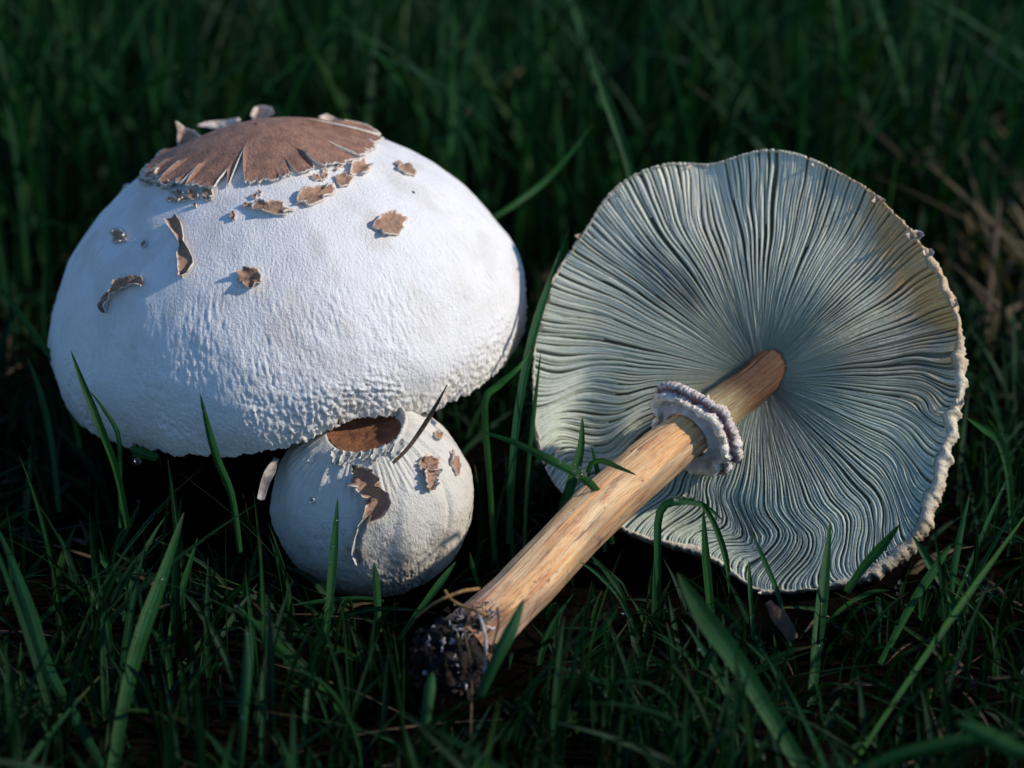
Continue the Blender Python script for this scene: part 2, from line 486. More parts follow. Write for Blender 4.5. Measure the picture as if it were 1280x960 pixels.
def scale_blob(parent, bvh, centre, mat, cx, cy, w, h, rot=0.0, lift=0.0012, seed=0, pale=0.25, thick=0.0005, name='scale', label=None, tiltv=(0, 0)):
    r = np.random.default_rng(seed + 100)
    nr, ns = 6, 30
    phs = np.linspace(0, 2 * math.pi, ns, endpoint=False)
    rad = 1 + 0.22 * perlin(np.cos(phs) * 1.3 + seed, np.sin(phs) * 1.3, 3.0) * 2 + 0.18 * perlin(np.cos(phs) * 4 + seed, np.sin(phs) * 4, 9.0) + 0.08 * r.normal(size=ns)
    rad = np.clip(rad, 0.55, 1.4)
    curl = np.clip(0.55 + 1.1 * perlin(np.cos(phs) * 1.1 + seed * 3, np.sin(phs) * 1.1, 1.0), 0.1, 1.6)
    top, bott, cc, cb = [], [], [], []
    c_, s__ = math.cos(rot), math.sin(rot)
    for k in range(nr):
        f = (k + 0.15) / (nr - 1 + 0.15)
        for j in range(ns):
            x = math.cos(phs[j]) * f * rad[j] * w / 2; y = math.sin(phs[j]) * f * rad[j] * h / 2
            qx, qy = cx + x * c_ - y * s__, cy + x * s__ + y * c_
            loc, nor = hit(bvh, qx, qy, centre)
            up_ = thick + lift * 0.6 * curl[j] * f ** 2.2 + lift * 0.3 * perlin(qx * .12 + seed, qy * .12, 2.0) * f
            up_ += (tiltv[0] * x / w + tiltv[1] * y / h) * lift * 2
            up_ = max(up_, thick * 0.6)
            top.append(loc + nor * up_)
            bott.append(loc + nor * max(up_ - thick * 1.4, -0.0004))
            e = pale * 0.6 + (0.75 * f ** 7) + (0.45 * (curl[j] - 0.8) * f ** 2 if curl[j] > 0.8 else 0)
            cc.append([e] * 3); cb.append([0.8] * 3)
    V = np.array(top + bott); n = nr * ns
    F = grid_faces(nr, ns, True).tolist() + [tuple(reversed(q)) for q in grid_faces(nr, ns, True, n).tolist()]
    o = (nr - 1) * ns
    F += [(o + j, o + (j + 1) % ns, n + o + (j + 1) % ns, n + o + j) for j in range(ns)]
    F += [tuple(range(ns))[::-1]]
    ob = build(name, V, F, mat, parent, np.array(cc + cb))
    if label: ob['label'] = label
    return ob


def scale_strip(parent, bvh, centre, mat, pts, lift=0.0012, seed=0, pale=0.3, name='scale', label=None):
    pts = np.array(pts, float)
    n, mcol = 26, 7
    t = np.linspace(0, len(pts) - 1, n)
    c = np.stack([np.interp(t, np.arange(len(pts)), pts[:, i]) for i in range(3)], -1)
    d = np.gradient(c[:, :2], axis=0); d /= np.linalg.norm(d, axis=1)[:, None] + 1e-9
    nrm = np.stack([-d[:, 1], d[:, 0]], -1)
    top, bott, cc = [], [], []
    for i in range(n):
        for k in range(mcol):
            u = k / (mcol - 1) * 2 - 1
            wob = 1 + 0.3 * perlin(i * .17 + seed, 1.2 * (u > 0), 2.0)
            q = c[i, :2] + nrm[i] * u * c[i, 2] / 2 * wob
            loc, nor = hit(bvh, q[0], q[1], centre)
            up_ = 0.0005 + lift * (abs(u) ** 2) * (0.5 + 0.9 * perlin(i * .22 + seed, u + 3.0)) + lift * .3 * (0.5 + perlin(i * .2, k * .3, seed))
            up_ = max(up_, 0.0003)
            top.append(loc + nor * up_); bott.append(loc + nor * (up_ - 0.0007))
            cc.append([pale * .6 + 0.6 * abs(u) ** 6] * 3)
    V = np.array(top + bott); nn = n * mcol
    F = grid_faces(n, mcol).tolist() + [tuple(reversed(q)) for q in grid_faces(n, mcol, False, nn).tolist()]
    bnd = [k for k in range(mcol)] + [i * mcol + mcol - 1 for i in range(1, n)] + [(n - 1) * mcol + k for k in range(mcol - 2, -1, -1)] + [i * mcol for i in range(n - 2, 0, -1)]
    F += [(bnd[j], bnd[(j + 1) % len(bnd)], nn + bnd[(j + 1) % len(bnd)], nn + bnd[j]) for j in range(len(bnd))]
    ob = build(name, V, F, mat, parent, np.array(cc + [[0.8] * 3] * nn))
    if label: ob['label'] = label
    return ob


def sheet(name, outline, depth, mat, parent=None, bow=0.002, thick=0.0005, pale=0.4, origin=None, seed=0, lean=0.0):
    """a free standing curled flap: outline in pixels, real depth in metres, its own bow and thickness"""
    o_ = np.array(outline, float); c = o_.mean(0)
    ns = 36
    tt = np.linspace(0, len(o_), ns, endpoint=False)
    oo = np.concatenate([o_, o_[:1]])
    ring_ = np.stack([np.interp(tt, np.arange(len(oo)), oo[:, i]) for i in range(2)], -1)
    h = np.ptp(o_[:, 1]) + 1e-6; wv = np.ptp(o_[:, 0]) + 1e-6
    rows, cc = [], []
    for k in range(5):
        f = (k + .1) / 4.1
        for j in range(ns):
            q = c + (ring_[j] - c) * f
            dd = depth - bow * (((q[0] - c[0]) / wv * 2) ** 2) + lean * (c[1] - q[1]) / h + 0.25 * bow * perlin(q[0] * .15 + seed, q[1] * .15)
            rows.append(at(q[0], q[1], dd)); cc.append([pale + 0.5 * f ** 6] * 3)
    rows = np.array(rows); back = rows + FW * thick
    V = np.concatenate([rows, back]); n = 5 * ns
    F = grid_faces(5, ns, True).tolist() + [tuple(reversed(q)) for q in grid_faces(5, ns, True, n).tolist()]
    o = 4 * ns
    F += [(o + j, o + (j + 1) % ns, n + o + (j + 1) % ns, n + o + j) for j in range(ns)] + [tuple(range(ns))[::-1], tuple(range(n, n + ns))]
    return build(name, V, F, mat, parent, np.array(cc + cc), origin=origin)


# brown central patch, torn at its edge
def big_local(px, py):
    loc, nor = hit(bvh_big, px, py, BIGC)
    q = BT.T @ (loc - BIGC)
    return math.atan2(q[1], q[0]), math.hypot(q[0], q[1]) / BR


n_r, n_d = 60, 900
td = np.linspace(-math.pi, math.pi, n_d, endpoint=False)
front = 0.5 - 0.5 * np.sin(td)                      # 1 towards the viewer
edge_r = 0.485 - 0.04 * front ** 2 + 0.022 * perlin(td * 4, 2.2) + 0.012 * perlin(td * 14, 5.2) + 0.009 * perlin(td * 60, 1.2)
slits = [((305, 197), (296, 238), 0.040), ((284, 220), (278, 236), 0.030), ((384, 159), (455, 172), 0.020), ((412, 184), (428, 192), 0.018),
         ((384, 200), (392, 208), 0.020), ((226, 208), (212, 222), 0.018), ((252, 216), (240, 228), 0.018), ((215, 205), (200, 214), 0.014),
         ((415, 152), (440, 155), 0.02), ((362, 212), (370, 222), 0.012)]
depth_in = np.zeros_like(td)
for a_, b_, wd in slits:
    ta, ra = big_local(*a_); tb, rb = big_local(*b_)
    dd = np.abs(np.arctan2(np.sin(td - tb), np.cos(td - tb)))
    k = np.clip(1 - dd / (wd * 1.9), 0, 1)
    depth_in = np.maximum(depth_in, k ** 0.8 * max(edge_r.mean() - ra, 0.02))
for q in range(46):                                  # small nicks
    tq = rng.uniform(-math.pi, math.pi); dd = np.abs(np.arctan2(np.sin(td - tq), np.cos(td - tq)))
    depth_in = np.maximum(depth_in, np.clip(1 - dd / 0.018, 0, 1) * rng.uniform(0.005, 0.025))
edge_r = edge_r - depth_in
fr = np.linspace(0.02, 1, n_r)
RR = fr[:, None] * edge_r[None, :]
TD = np.repeat(td[None, :], n_r, 0)
sdisc = np.arcsin(np.clip(RR, 0, 1)) / (math.pi / 2)
near_edge = edge_r[None, :] - RR
lift = 0.0006 + 0.0009 * np.exp(-near_edge / 0.022) * (0.7 + 0.9 * perlin(TD * 5, 0.4)) + 0.0009 * np.exp(-near_edge / 0.05) * np.clip(depth_in, 0, .1)[None] * 2
leftside = np.clip(-np.cos(TD), 0, 1)
lift = lift + leftside * np.exp(-near_edge / 0.05) * 0.0011 * (0.6 + perlin(TD * 11, 3.4)) + 0.0005 * perlin(TD * 7, RR * 5) * smooth(.55, .95, fr)[:, None]
lift = lift + 0.0009 * fbm(np.cos(TD) * RR * 2.8, np.sin(TD) * RR * 2.8, 0, 3) * 0.5
PD = big_point(sdisc, TD, lift + 0.0002)
pal = np.exp(-near_edge / 0.006) * 0.75 + np.clip(0.25 - near_edge * 8, 0, .25)
PB = big_point(sdisc, TD, lift - 0.0006)
nn = n_r * n_d
F = np.concatenate([grid_faces(n_r, n_d, True), grid_faces(n_r, n_d, True, nn)[:, ::-1]])
o = (n_r - 1) * n_d
j = np.arange(n_d); j2 = (j + 1) % n_d
F = np.concatenate([F, np.stack([o + j, o + j2, nn + o + j2, nn + o + j], -1)])
cd = np.repeat(pal[..., None], 3, -1)
build('cap_centre', np.concatenate([PD.reshape(-1, 3), PB.reshape(-1, 3)]), F, M_DISC, cap_big, np.concatenate([cd.reshape(-1, 3), np.full((nn, 3), 0.9)]))['label'] = 'brown torn patch crowning the white cap'

for k, (x, y, w, h, r_, lf, pl) in enumerate([
        (486, 283, 40, 28, -0.1, .0030, .15), (312, 348, 30, 23, 0.1, .0032, .2), (150, 297, 19, 17, 0.2, .0022, .7),
        (340, 262, 50, 16, 0.12, .0022, .4), (393, 246, 46, 19, -0.35, .0025, .35), (427, 227, 20, 18, 0.4, .0016, .1),
        (449, 212, 28, 19, -0.2, .0030, .6), (507, 213, 28, 11, 0.45, .0014, .1), (292, 271, 7, 10, 0, .0010, .3),
        (226, 246, 9, 14, 0.4, .0016, .1), (242, 245, 12, 12, 0.2, .0016, .1), (260, 243, 16, 13, -0.5, .0016, .2),
        (181, 306, 6, 9, 0.3, .0006, .5), (190, 219, 26, 12, -0.5, .0030, .8), (206, 233, 24, 12, 0.1, .0034, .75),
        (184, 228, 14, 14, -0.6, .0030, .9), (457, 180, 10, 7, 0.2, .0012, .2)]):
    scale_blob(cap_big, bvh_big, BIGC, M_SCALE, x, y, w, h, r_, lf, k, pl)
rq = np.random.default_rng(77)
for k in range(16):
    fx = rq.uniform(0, 1)
    x = 196 + 262 * fx; y = 243 + 10 * math.sin(fx * 3) - 52 * fx ** 2 + rq.uniform(-3, 16)
    scale_blob(cap_big, bvh_big, BIGC, M_SCALE, x, y, rq.uniform(4, 11), rq.uniform(3, 7), rq.uniform(-.6, .3), .0009, 60 + k, rq.uniform(.1, .8))
scale_strip(cap_big, bvh_big, BIGC, M_SCALE, [(217, 274, 14), (222, 284, 17), (227, 297, 9), (230, 306, 7), (233, 318, 15), (235, 330, 18), (231, 342, 10), (229, 348, 4)], .0018, 3, .35, label='long shrivelled strip of brown skin')
scale_strip(cap_big, bvh_big, BIGC, M_SCALE, [(180, 355, 12), (172, 354, 13), (163, 355, 9), (155, 357, 14), (150, 362, 8), (143, 370, 5), (136, 376, 9), (133, 384, 9), (133, 392, 3)], .0022, 5, .25, label='brown scale trailing a thin tail')
bd = float((BIGC - CAM) @ FW)
sheet('flap', [(219, 151), (223, 153), (232, 160), (243, 163), (252, 171), (238, 180), (224, 190), (221, 176), (222, 164)], bd + .012, M_SCALE, cap_big, .003, .0006, .45, seed=1)
sheet('flap', [(245, 157), (258, 152), (280, 150), (299, 147), (301, 151), (285, 157), (270, 161), (262, 160), (252, 158)], bd + .026, M_SCALE, cap_big, .002, .0007, .75, seed=2)
sheet('flap', [(313, 144), (317, 135), (326, 131), (340, 134), (342, 142), (330, 149), (316, 150)], bd + .026, M_SCALE, cap_big, .004, .0008, .6, seed=3)
sheet('flap', [(448, 162), (456, 158), (468, 161), (470, 170), (463, 177), (450, 172)], bd + .006, M_SCALE, cap_big, .003, .0007, .7, seed=4)
sheet('flap', [(398, 146), (408, 142), (420, 148), (434, 152), (430, 158), (408, 154)], bd + .020, M_SCALE, cap_big, .003, .0006, .6, seed=5)
sheet('flap', [(148, 246), (155, 231), (160, 229), (172, 234), (166, 240), (156, 250)], bd + .004, M_SCALE, cap_big, .003, .0006, .8, seed=6)
sheet('flap', [(468, 172), (478, 176), (484, 183), (480, 188), (470, 180)], bd + .002, M_SCALE, cap_big, .002, .0005, .2, seed=7)
sheet('flap', [(207, 196), (212, 189), (219, 191), (216, 200), (208, 203)], bd + .004, M_SCALE, cap_big, .002, .0006, .35, seed=8)

# ------------------------------------------------------------------ young mushroom
YR = 0.0249
YC = at(466, 624, 0.709)
ytilt = Matrix.Rotation(math.radians(-4), 3, 'Y') @ Matrix.Rotation(math.radians(15), 3, 'X')
YT = np.array(ytilt)
n_s, n_t = 150, 520
phi_ = np.linspace(math.radians(22), math.radians(172), n_s)
SS, TT = np.meshgrid(phi_, th_[:0] if False else np.linspace(0, 2 * math.pi, n_t, endpoint=False), indexing='ij')


def young_point(ph, t, off=0.0):
    r = np.sin(ph) * (1 + 0.02 * np.sin(2 * t + .5)); z = np.cos(ph) * np.where(ph < math.pi / 2, 0.95, 0.98)
    # blunt shoulder round the sunken patch
    z = z + 0.05 * np.exp(-((ph - math.radians(30)) / 0.14) ** 2) * (0.5 + 0.5 * np.cos(t - 0.5))
    p = np.stack([r * np.cos(t), r * np.sin(t), z], -1) * YR * (1 + np.asarray(off)[..., None] / YR if not np.isscalar(off) else 1)
    return YC + p @ YT.T


fold = smooth(math.radians(24), math.radians(34), SS) * smooth(math.radians(58), math.radians(44), SS)
pleat = np.abs(perlin(TT * 9, SS * 1.2, 1.0)) * 2 - 0.5
groove = np.exp(-((TT - 5.55 - 0.25 * np.sin(SS * 2)) / 0.035) ** 2) * smooth(.9, 1.3, SS)
lump = 0.0006 * fold * pleat + 0.0006 * fbm(np.cos(TT) * np.sin(SS) * 2, np.sin(TT) * np.sin(SS) * 2, np.cos(SS) * 2, 4)
lump += 0.00030 * smooth(1.0, 2.2, SS) * (perlin(TT * 26, SS * 14) + perlin(TT * 40, SS * 20, 4.0)) + 0.00007 * perlin(TT * 50, SS * 40)
lump -= 0.0009 * groove
P = young_point(SS, TT, lump)
rooty = thing('young_mushroom', (YC[0], YC[1], 0), 'small round unopened mushroom pressed under the rim of the biggest white cap', 'mushroom')
yc = np.ones(SS.shape + (3,)); yc[..., 2] -= 0.10 * smooth(1.2, 2.4, SS); yc[..., 1] -= 0.04 * smooth(1.2, 2.4, SS)
inner = []
for f, dz in ((0.93, -0.010), (0.80, -0.055)):
    q = (P[0] - YC) @ YT
    q = q * np.array([f, f, 1]) + np.array([0, 0, dz * YR * 2])
    inner.append(YC + q @ YT.T)
PF = np.concatenate([np.stack(inner[::-1]), P], 0); cF = np.concatenate([np.repeat(yc[:1], 2, 0), yc], 0)
uvF = np.stack([np.concatenate([TT[:2], TT]) * YR * 100, np.concatenate([SS[:2], SS]) * YR * 100], -1)
cap_y = build('cap', PF, grid_faces(n_s + 2, n_t, True), M_YOUNG, rooty, cF, uvF)
cc = P[::3, ::4]
bvh_y = BVHTree.FromPolygons([tuple(v) for v in cc.reshape(-1, 3)], grid_faces(cc.shape[0], cc.shape[1], True).tolist())
# sunken brown top
n_r, n_d = 24, 200
fr = np.linspace(0.02, 1.0, n_r); td = np.linspace(0, 2 * math.pi, n_d, endpoint=False)
FR, TD = np.meshgrid(fr, td, indexing='ij')
rr = 0.365 * FR * (1 + 0.05 * perlin(TD * 3, 7.7))
zc = 0.885 - 0.07 * (1 - FR ** 2) + 0.012 * fbm(np.cos(TD) * rr * 9, np.sin(TD) * rr * 9)
PD = YC + (np.stack([rr * np.cos(TD), rr * np.sin(TD), zc], -1) * YR) @ YT.T
pal = 0.5 * np.clip((FR - .93) / .07, 0, 1)
build('cap_centre', PD, grid_faces(n_r, n_d, True), scale_material('sunken_brown_skin', (0.27, 0.11, 0.045), (0.15, 0.06, 0.03), (0.62, 0.45, 0.3)), cap_y, np.repeat(pal[..., None], 3, -1))['label'] = 'sunken reddish brown patch on top'
# collar that curls up at the right of the patch
nc = 60
tc = np.linspace(math.radians(-62), math.radians(85), nc)
rows = []
for k, (rf, zf) in enumerate([(0.400, .845), (0.425, .90), (0.438, .955), (0.43, .995), (0.41, 1.0), (0.395, .96), (0.385, .90), (0.375, .85)]):
    env = np.clip(np.sin((tc - tc[0]) / (tc[-1] - tc[0]) * math.pi), 0, 1) ** 0.6
    z = 0.85 + (zf - 0.85) * env * (1.0 + 0.25 * perlin(tc * 7, 2.0))
    r = rf + 0.01 * perlin(tc * 6, k * .1)
    rows.append(YC + (np.stack([r * np.cos(tc), r * np.sin(tc), z], -1) * YR) @ YT.T)
build('collar', np.array(rows), grid_faces(8, nc), M_YOUNG, cap_y, np.ones((8, nc, 3)), np.stack([np.repeat(tc[None], 8, 0), np.repeat(np.arange(8)[:, None] * .1, nc, 1)], -1))
# hanging pleats below the patch
for k, x in enumerate([423, 435, 447, 459, 472, 485, 497]):
    y0 = 560 - (x - 404) * 0.10; L = 22 + 6 * math.sin(k * 2.1)
    o = scale_strip(cap_y, bvh_y, YC, M_YOUNG, [(x + 4, y0, 9), (x, y0 + L * .5, 10), (x - 7, y0 + L, 5)], .0011, 20 + k, 0.95, name='pleat')
scale_strip(cap_y, bvh_y, YC, M_SCALE, [(440, 594, 14), (450, 597, 26), (459, 604, 28), (464, 615, 20), (474, 626, 30), (467, 638, 20), (458, 648, 10)], .0046, 31, .25, label='big curled brown scale with a pale underside')
scale_strip(cap_y, bvh_y, YC, M_YOUNG, [(462, 642, 6), (454, 655, 10), (449, 668, 9), (447, 684, 10), (452, 700, 8)], .0030, 33, .9, name='ridge')
scale_blob(cap_y, bvh_y, YC, M_SCALE, 534, 581, 30, 17, 0.0, .0030, 41, .3)
scale_strip(cap_y, bvh_y, YC, M_SCALE, [(536, 588, 18), (535, 597, 16), (535, 606, 13), (536, 614, 8)], .0028, 42, .75, label='pale grey hanging scale')
scale_blob(cap_y, bvh_y, YC, M_SCALE, 567, 580, 9, 26, -0.2, .0018, 43, .25)
scale_blob(cap_y, bvh_y, YC, M_SCALE, 546, 545, 12, 7, 0.6, .0012, 44, .3)
scale_blob(cap_y, bvh_y, YC, M_YOUNG, 391, 625, 8, 8, 0, .0012, 45, .9)
hh, tt = np.meshgrid(np.linspace(0, 1, 8), np.linspace(0, 2 * math.pi, 30, endpoint=False), indexing='ij')
rad = 0.009 * (1.1 - .1 * hh)
yb = np.array([YC[0], YC[1] + .004, -.008])
build('stem', yb + np.stack([np.cos(tt) * rad, np.sin(tt) * rad, hh * .012], -1), grid_faces(8, 30, True), M_STEM, rooty, np.ones((8, 30, 3)), np.stack([tt, hh], -1))

# ------------------------------------------------------------------ picked mushroom lying on its side
PC = at(948, 468, 0.711)
pn = -FW * math.cos(math.radians(11)) - RT * math.sin(math.radians(11)) + UP * 0.17
pn /= np.linalg.norm(pn)
e1 = RT - pn * (RT @ pn); e1 /= np.linalg.norm(e1)
e2 = np.cross(pn, e1)
if e2 @ UP < 0: e2 = -e2


def plane_hit(px, py):
    d = ray(px, py)
    t = ((PC - CAM) @ pn) / (d @ pn)
    q = CAM + d * t - PC
    return q @ e1, q @ e2


outline = [(1206, 465), (1203, 420), (1194, 375), (1172, 330), (1148, 298), (1115, 262), (1085, 236), (1048, 214), (1008, 195), (965, 184), (935, 188), (905, 194), (880, 201),
           (858, 196), (830, 198), (800, 209), (770, 226), (745, 255), (728, 285), (705, 318), (683, 355), (672, 395), (668, 440), (668, 490), (673, 540), (684, 585), (705, 618), (735, 640), (770, 660), (800, 672),
           (850, 684), (895, 700), (920, 722), (950, 740), (985, 738), (1030, 733), (1070, 726), (1105, 712), (1135, 690), (1162, 655), (1175, 610), (1188, 560), (1198, 515)]
ol = np.array([plane_hit(*q) for q in outline])
oth = np.arctan2(ol[:, 1], ol[:, 0]); orr = np.hypot(ol[:, 0], ol[:, 1])
od = np.argsort(oth); oth, orr = oth[od], orr[od]


def rim_r(t):
    t = np.arctan2(np.sin(t), np.cos(t))
    acc = 0
    for d_, w_ in ((-0.05, .25), (0, .5), (0.05, .25)):
        acc = acc + w_ * np.interp(t + d_, np.concatenate([oth - 2 * math.pi, oth, oth + 2 * math.pi]), np.tile(orr, 3))
    return acc


PRm = orr.mean()
deg = math.radians


def bumpf(t, c, w):
    d_ = np.arctan2(np.sin(t - deg(c)), np.cos(t - deg(c)))
    return np.exp(-(d_ / deg(w)) ** 2)


def lip_w(t):                                        # pale flesh outside the gills, in metres
    q = 0.0004 + 0.0036 * bumpf(t, -15, 24) + 0.0030 * bumpf(t, -52, 22) + 0.0018 * bumpf(t, 30, 25) + 0.002 * bumpf(t, -110, 20)
    return q * np.clip(0.9 + 0.9 * perlin(t * 4.2, 1.7) + 0.6 * perlin(t * 10, 6.7), .25, 1.8)


def bowl(rho, t):                                    # height of the gill edges along the cap axis, in cap radii
    w = -0.10 + 0.07 * rho ** 1.6 + 0.05 * np.exp(-((rho - .45) / .28) ** 2)
    w = w - 0.03 * np.exp(-(rho / .13) ** 2)
    w = w + rho ** 3 * (0.05 * np.sin(2 * t + .6) + 0.03 * bumpf(t, -35, 20) - 0.05 * bumpf(t, 104, 9) - 0.03 * bumpf(t, 145, 14))
    w = w + 0.025 * smooth(.5, .9, rho) * np.sin(t * 5 + 1) * bumpf(t, -90, 50) + 0.02 * smooth(.4, .8, rho) * np.sin(rho * 14) * bumpf(t, 200, 28)
    return w


def sway(t, rho):                                    # sideways wander of the gills, in radians
    s = 0.012 * perlin(np.cos(t) * 2.2 + 5, np.sin(t) * 2.2, rho * 3.5) * 2 * smooth(.15, .7, rho)
    s = s + 0.045 * bumpf(t, 198, 22) * np.sin(rho * 15 + 2.4 * np.sin(t * 5) + 1.5 * perlin(t * 4, rho * 2)) * smooth(.38, .65, rho)
    s = s + 0.11 * bumpf(t, -95, 34) * (np.sin((rho - .62) * 13 + 1.3 * perlin(t0 * 3, rho * 2.0, 2.0)) * smooth(.58, .78, rho))
    s = s - 0.15 * bumpf(t, -42, 26) * smooth(.70, 1.0, rho) ** 1.3
    s = s - 0.08 * bumpf(t, -8, 11) * smooth(.82, 1.0, rho)
    s = s + 0.05 * (bumpf(t, 97, 6) - bumpf(t, 112, 6)) * smooth(.6, .95, rho)
    s = s + 0.05 * bumpf(t, 172, 14) * smooth(.7, 1, rho)
    return s


rootp = thing('picked_mushroom', at(950, 738, 0.70) * np.array([1, 1, 0]), 'picked mushroom lying on its side, green grey gills and tan stem facing the viewer', 'mushroom')
ORIGIN[rootp.name] = np.array(rootp.location)


def gill_local(rho, t, w):
    R = (rim_r(t) - lip_w(t))
    r = rho * R
    return PC + (r * np.cos(t))[..., None] * e1 + (r * np.sin(t))[..., None] * e2 + (w * PRm)[..., None] * pn


NG = 292
gr_ = np.random.default_rng(21)
short_list = []


def gill(t0, r0, r1, kind, spacing):
    n = 30 if kind == 'full' else 14
    rho = np.linspace(r0, r1, n)
    t = t0 + sway(np.full(n, t0), rho)
    jit = gr_.normal() * 0.006
    t = t + jit * smooth(0, .5, rho - r0) + 0.006 * perlin(rho * 6, t0 * 60, 8.0)
    we = bowl(rho, t)
    h = 0.021 * smooth(r0 - .02, r0 + .12, rho) * (1 - 0.55 * smooth(.75, 1.0, rho)) + 0.008
    if kind != 'full': we = we - 0.012 * (1 - smooth(r0, r0 + .15, rho))
    we = we + 0.004 * perlin(rho * 9, t0 * 40)
    half = spacing * 0.5
    lean = 0.35 * perlin(np.full(n, t0 * 1.6), rho * 1.5, 3.0) * spacing * 1.6 + 0.3 * spacing * bumpf(t, -95, 40) * np.sin(rho * 17) + 0.25 * spacing * bumpf(t, 195, 25) * np.sin(rho * 15)
    ew = (0.30 + 0.06 * gr_.normal()) * spacing * np.clip(0.55 + rho * 0.2, .3, 1)
    ew = np.maximum(ew, spacing * .1)
    cols = [(-0.46 * spacing, we - h), (lean - ew, we - 0.004), (lean, we), (lean + ew, we - 0.004), (0.46 * spacing, we - h)]
    V = np.stack([gill_local(rho, t + c_, w_) for c_, w_ in cols], 1)
    # cream to grey green, sun through right rim painted yellow brown, grey spore bruises
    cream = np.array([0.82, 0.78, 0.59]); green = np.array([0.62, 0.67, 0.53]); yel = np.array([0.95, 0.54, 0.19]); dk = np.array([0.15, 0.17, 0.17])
    f = np.clip(0.30 + 0.55 * np.sin(t - .15) * smooth(.2, .7, rho) + 0.5 * perlin(np.cos(t) * rho * 3.2, np.sin(t) * rho * 3.2, 4.0) + 0.12 * gr_.normal(), 0, 1)
    c = green + (cream - green) * f[:, None]
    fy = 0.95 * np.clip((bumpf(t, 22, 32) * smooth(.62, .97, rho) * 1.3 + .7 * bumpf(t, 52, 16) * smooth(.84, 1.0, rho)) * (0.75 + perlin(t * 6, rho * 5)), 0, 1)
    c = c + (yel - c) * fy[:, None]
    x, y = rho * np.cos(t), rho * np.sin(t)
    fd = sum(a_ * np.exp(-(((x - bx) / sx_) ** 2 + ((y - by) / sy_) ** 2)) for bx, by, sx_, sy_, a_ in
             ((-.33, .42, .10, .09, .55), (-.45, .52, .06, .08, .4), (.38, .30, .08, .06, .4), (-.28, .33, .05, .06, .5), (.05, -.30, .06, .09, .3)))
    c = c + (dk - c) * np.clip(fd, 0, .8)[:, None]
    fr_ = bumpf(t, 4, 14) * smooth(.2, .5, rho) * smooth(1.0, .85, rho) * 0.5
    c = c + (np.array([.30, .24, .19]) - c) * fr_[:, None]
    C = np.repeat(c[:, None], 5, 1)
    return V, C


gill_parts = 0
for k in range(NG):
    t0 = 2 * math.pi * (k + 0.25 * gr_.uniform(-1, 1)) / NG
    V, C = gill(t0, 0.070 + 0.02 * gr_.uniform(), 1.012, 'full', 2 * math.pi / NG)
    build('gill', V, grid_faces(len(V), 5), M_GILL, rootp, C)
SV, SF, SC, off = [], [], [], 0
for k in range(NG):
    if gr_.uniform() < 0.85:
        t0 = 2 * math.pi * (k + .5) / NG
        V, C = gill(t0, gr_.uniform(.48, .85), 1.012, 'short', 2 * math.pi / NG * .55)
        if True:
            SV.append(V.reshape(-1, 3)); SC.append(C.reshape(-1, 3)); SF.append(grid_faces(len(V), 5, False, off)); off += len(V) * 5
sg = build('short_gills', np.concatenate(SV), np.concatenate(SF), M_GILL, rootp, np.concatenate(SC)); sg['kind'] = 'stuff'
# cap body: floor under the gills, rim, domed outside
n_t = 720
tt = np.linspace(0, 2 * math.pi, n_t, endpoint=False)
R = rim_r(tt); lw = lip_w(tt)
rows, cols_ = [], []
for rho in np.linspace(0.02, 1.0, 24):
    w = bowl(np.full(n_t, rho), tt) - 0.05 * (1 - 0.55 * smooth(.75, 1, rho)) - .004
    rows.append(gill_local(np.full(n_t, rho), tt, w)); cols_.append(np.tile([.42, .47, .42], (n_t, 1)))
rimk = 0.45 + 0.55 * np.clip(lw / .003, 0, 1)
jag = rimk * (0.0011 * perlin(tt * 16, 2.0) + 0.0009 * perlin(tt * 37, 3.0) + 0.0005 * perlin(tt * 80, 4.0))
wr = bowl(np.ones(n_t), tt)
lumpy = lambda q: rimk * (0.0005 * perlin(tt * 9, q * .7) + 0.0005 * perlin(tt * 31, q * 2.0) + 0.0004 * perlin(tt * 75, q * 4.0) + .0003 * perlin(tt * 130, q * 9.))
rim_glow = np.clip(0.6 * bumpf(tt, 25, 25) + .4 * bumpf(tt, 55, 15) + 0.35 * perlin(tt * 7, 1.0), 0, 1)  # sun glowing through the rim painted in, with uneven yellowing
rimcol = np.array([1, 1, 1]) + (np.array([.75, .52, .28]) - 1) * rim_glow[:, None]
for q, (dr, dw) in enumerate([(0.25, 0.0), (0.55, 0.008), (0.8, 0.002), (0.95, -0.02), (1.0, -0.05), (1.0, -0.10), (0.97, -0.16)]):
    r = (R - lw) + lw * dr + (jag + lumpy(q)) * (0.3 if q < 1 else 1)
    w = (wr + dw) * PRm
    rows.append(PC + (r * np.cos(tt))[:, None] * e1 + (r * np.sin(tt))[:, None] * e2 + (w + lumpy(q + 4))[:, None] * pn); cols_.append(rimcol)
for f in np.linspace(0.12, 1, 12):
    r = (R * 0.97) * np.cos(f * math.pi / 2 * .995); w = (wr * (1 - f) - 0.16 - 0.42 * np.sin(f * math.pi / 2)) * PRm
    rows.append(PC + (r * np.cos(tt))[:, None] * e1 + (r * np.sin(tt))[:, None] * e2 + w[:, None] * pn); cols_.append(np.ones((n_t, 3)))
rows = np.array(rows); cols_ = np.array(cols_)
uvp = np.stack([np.repeat(tt[None] * PRm * 100, len(rows), 0), np.repeat(np.linspace(0, 12, len(rows))[:, None], n_t, 1)], -1)
cap_p = build('cap', rows, grid_faces(len(rows), n_t, True), M_RIM, rootp, cols_, uvp)
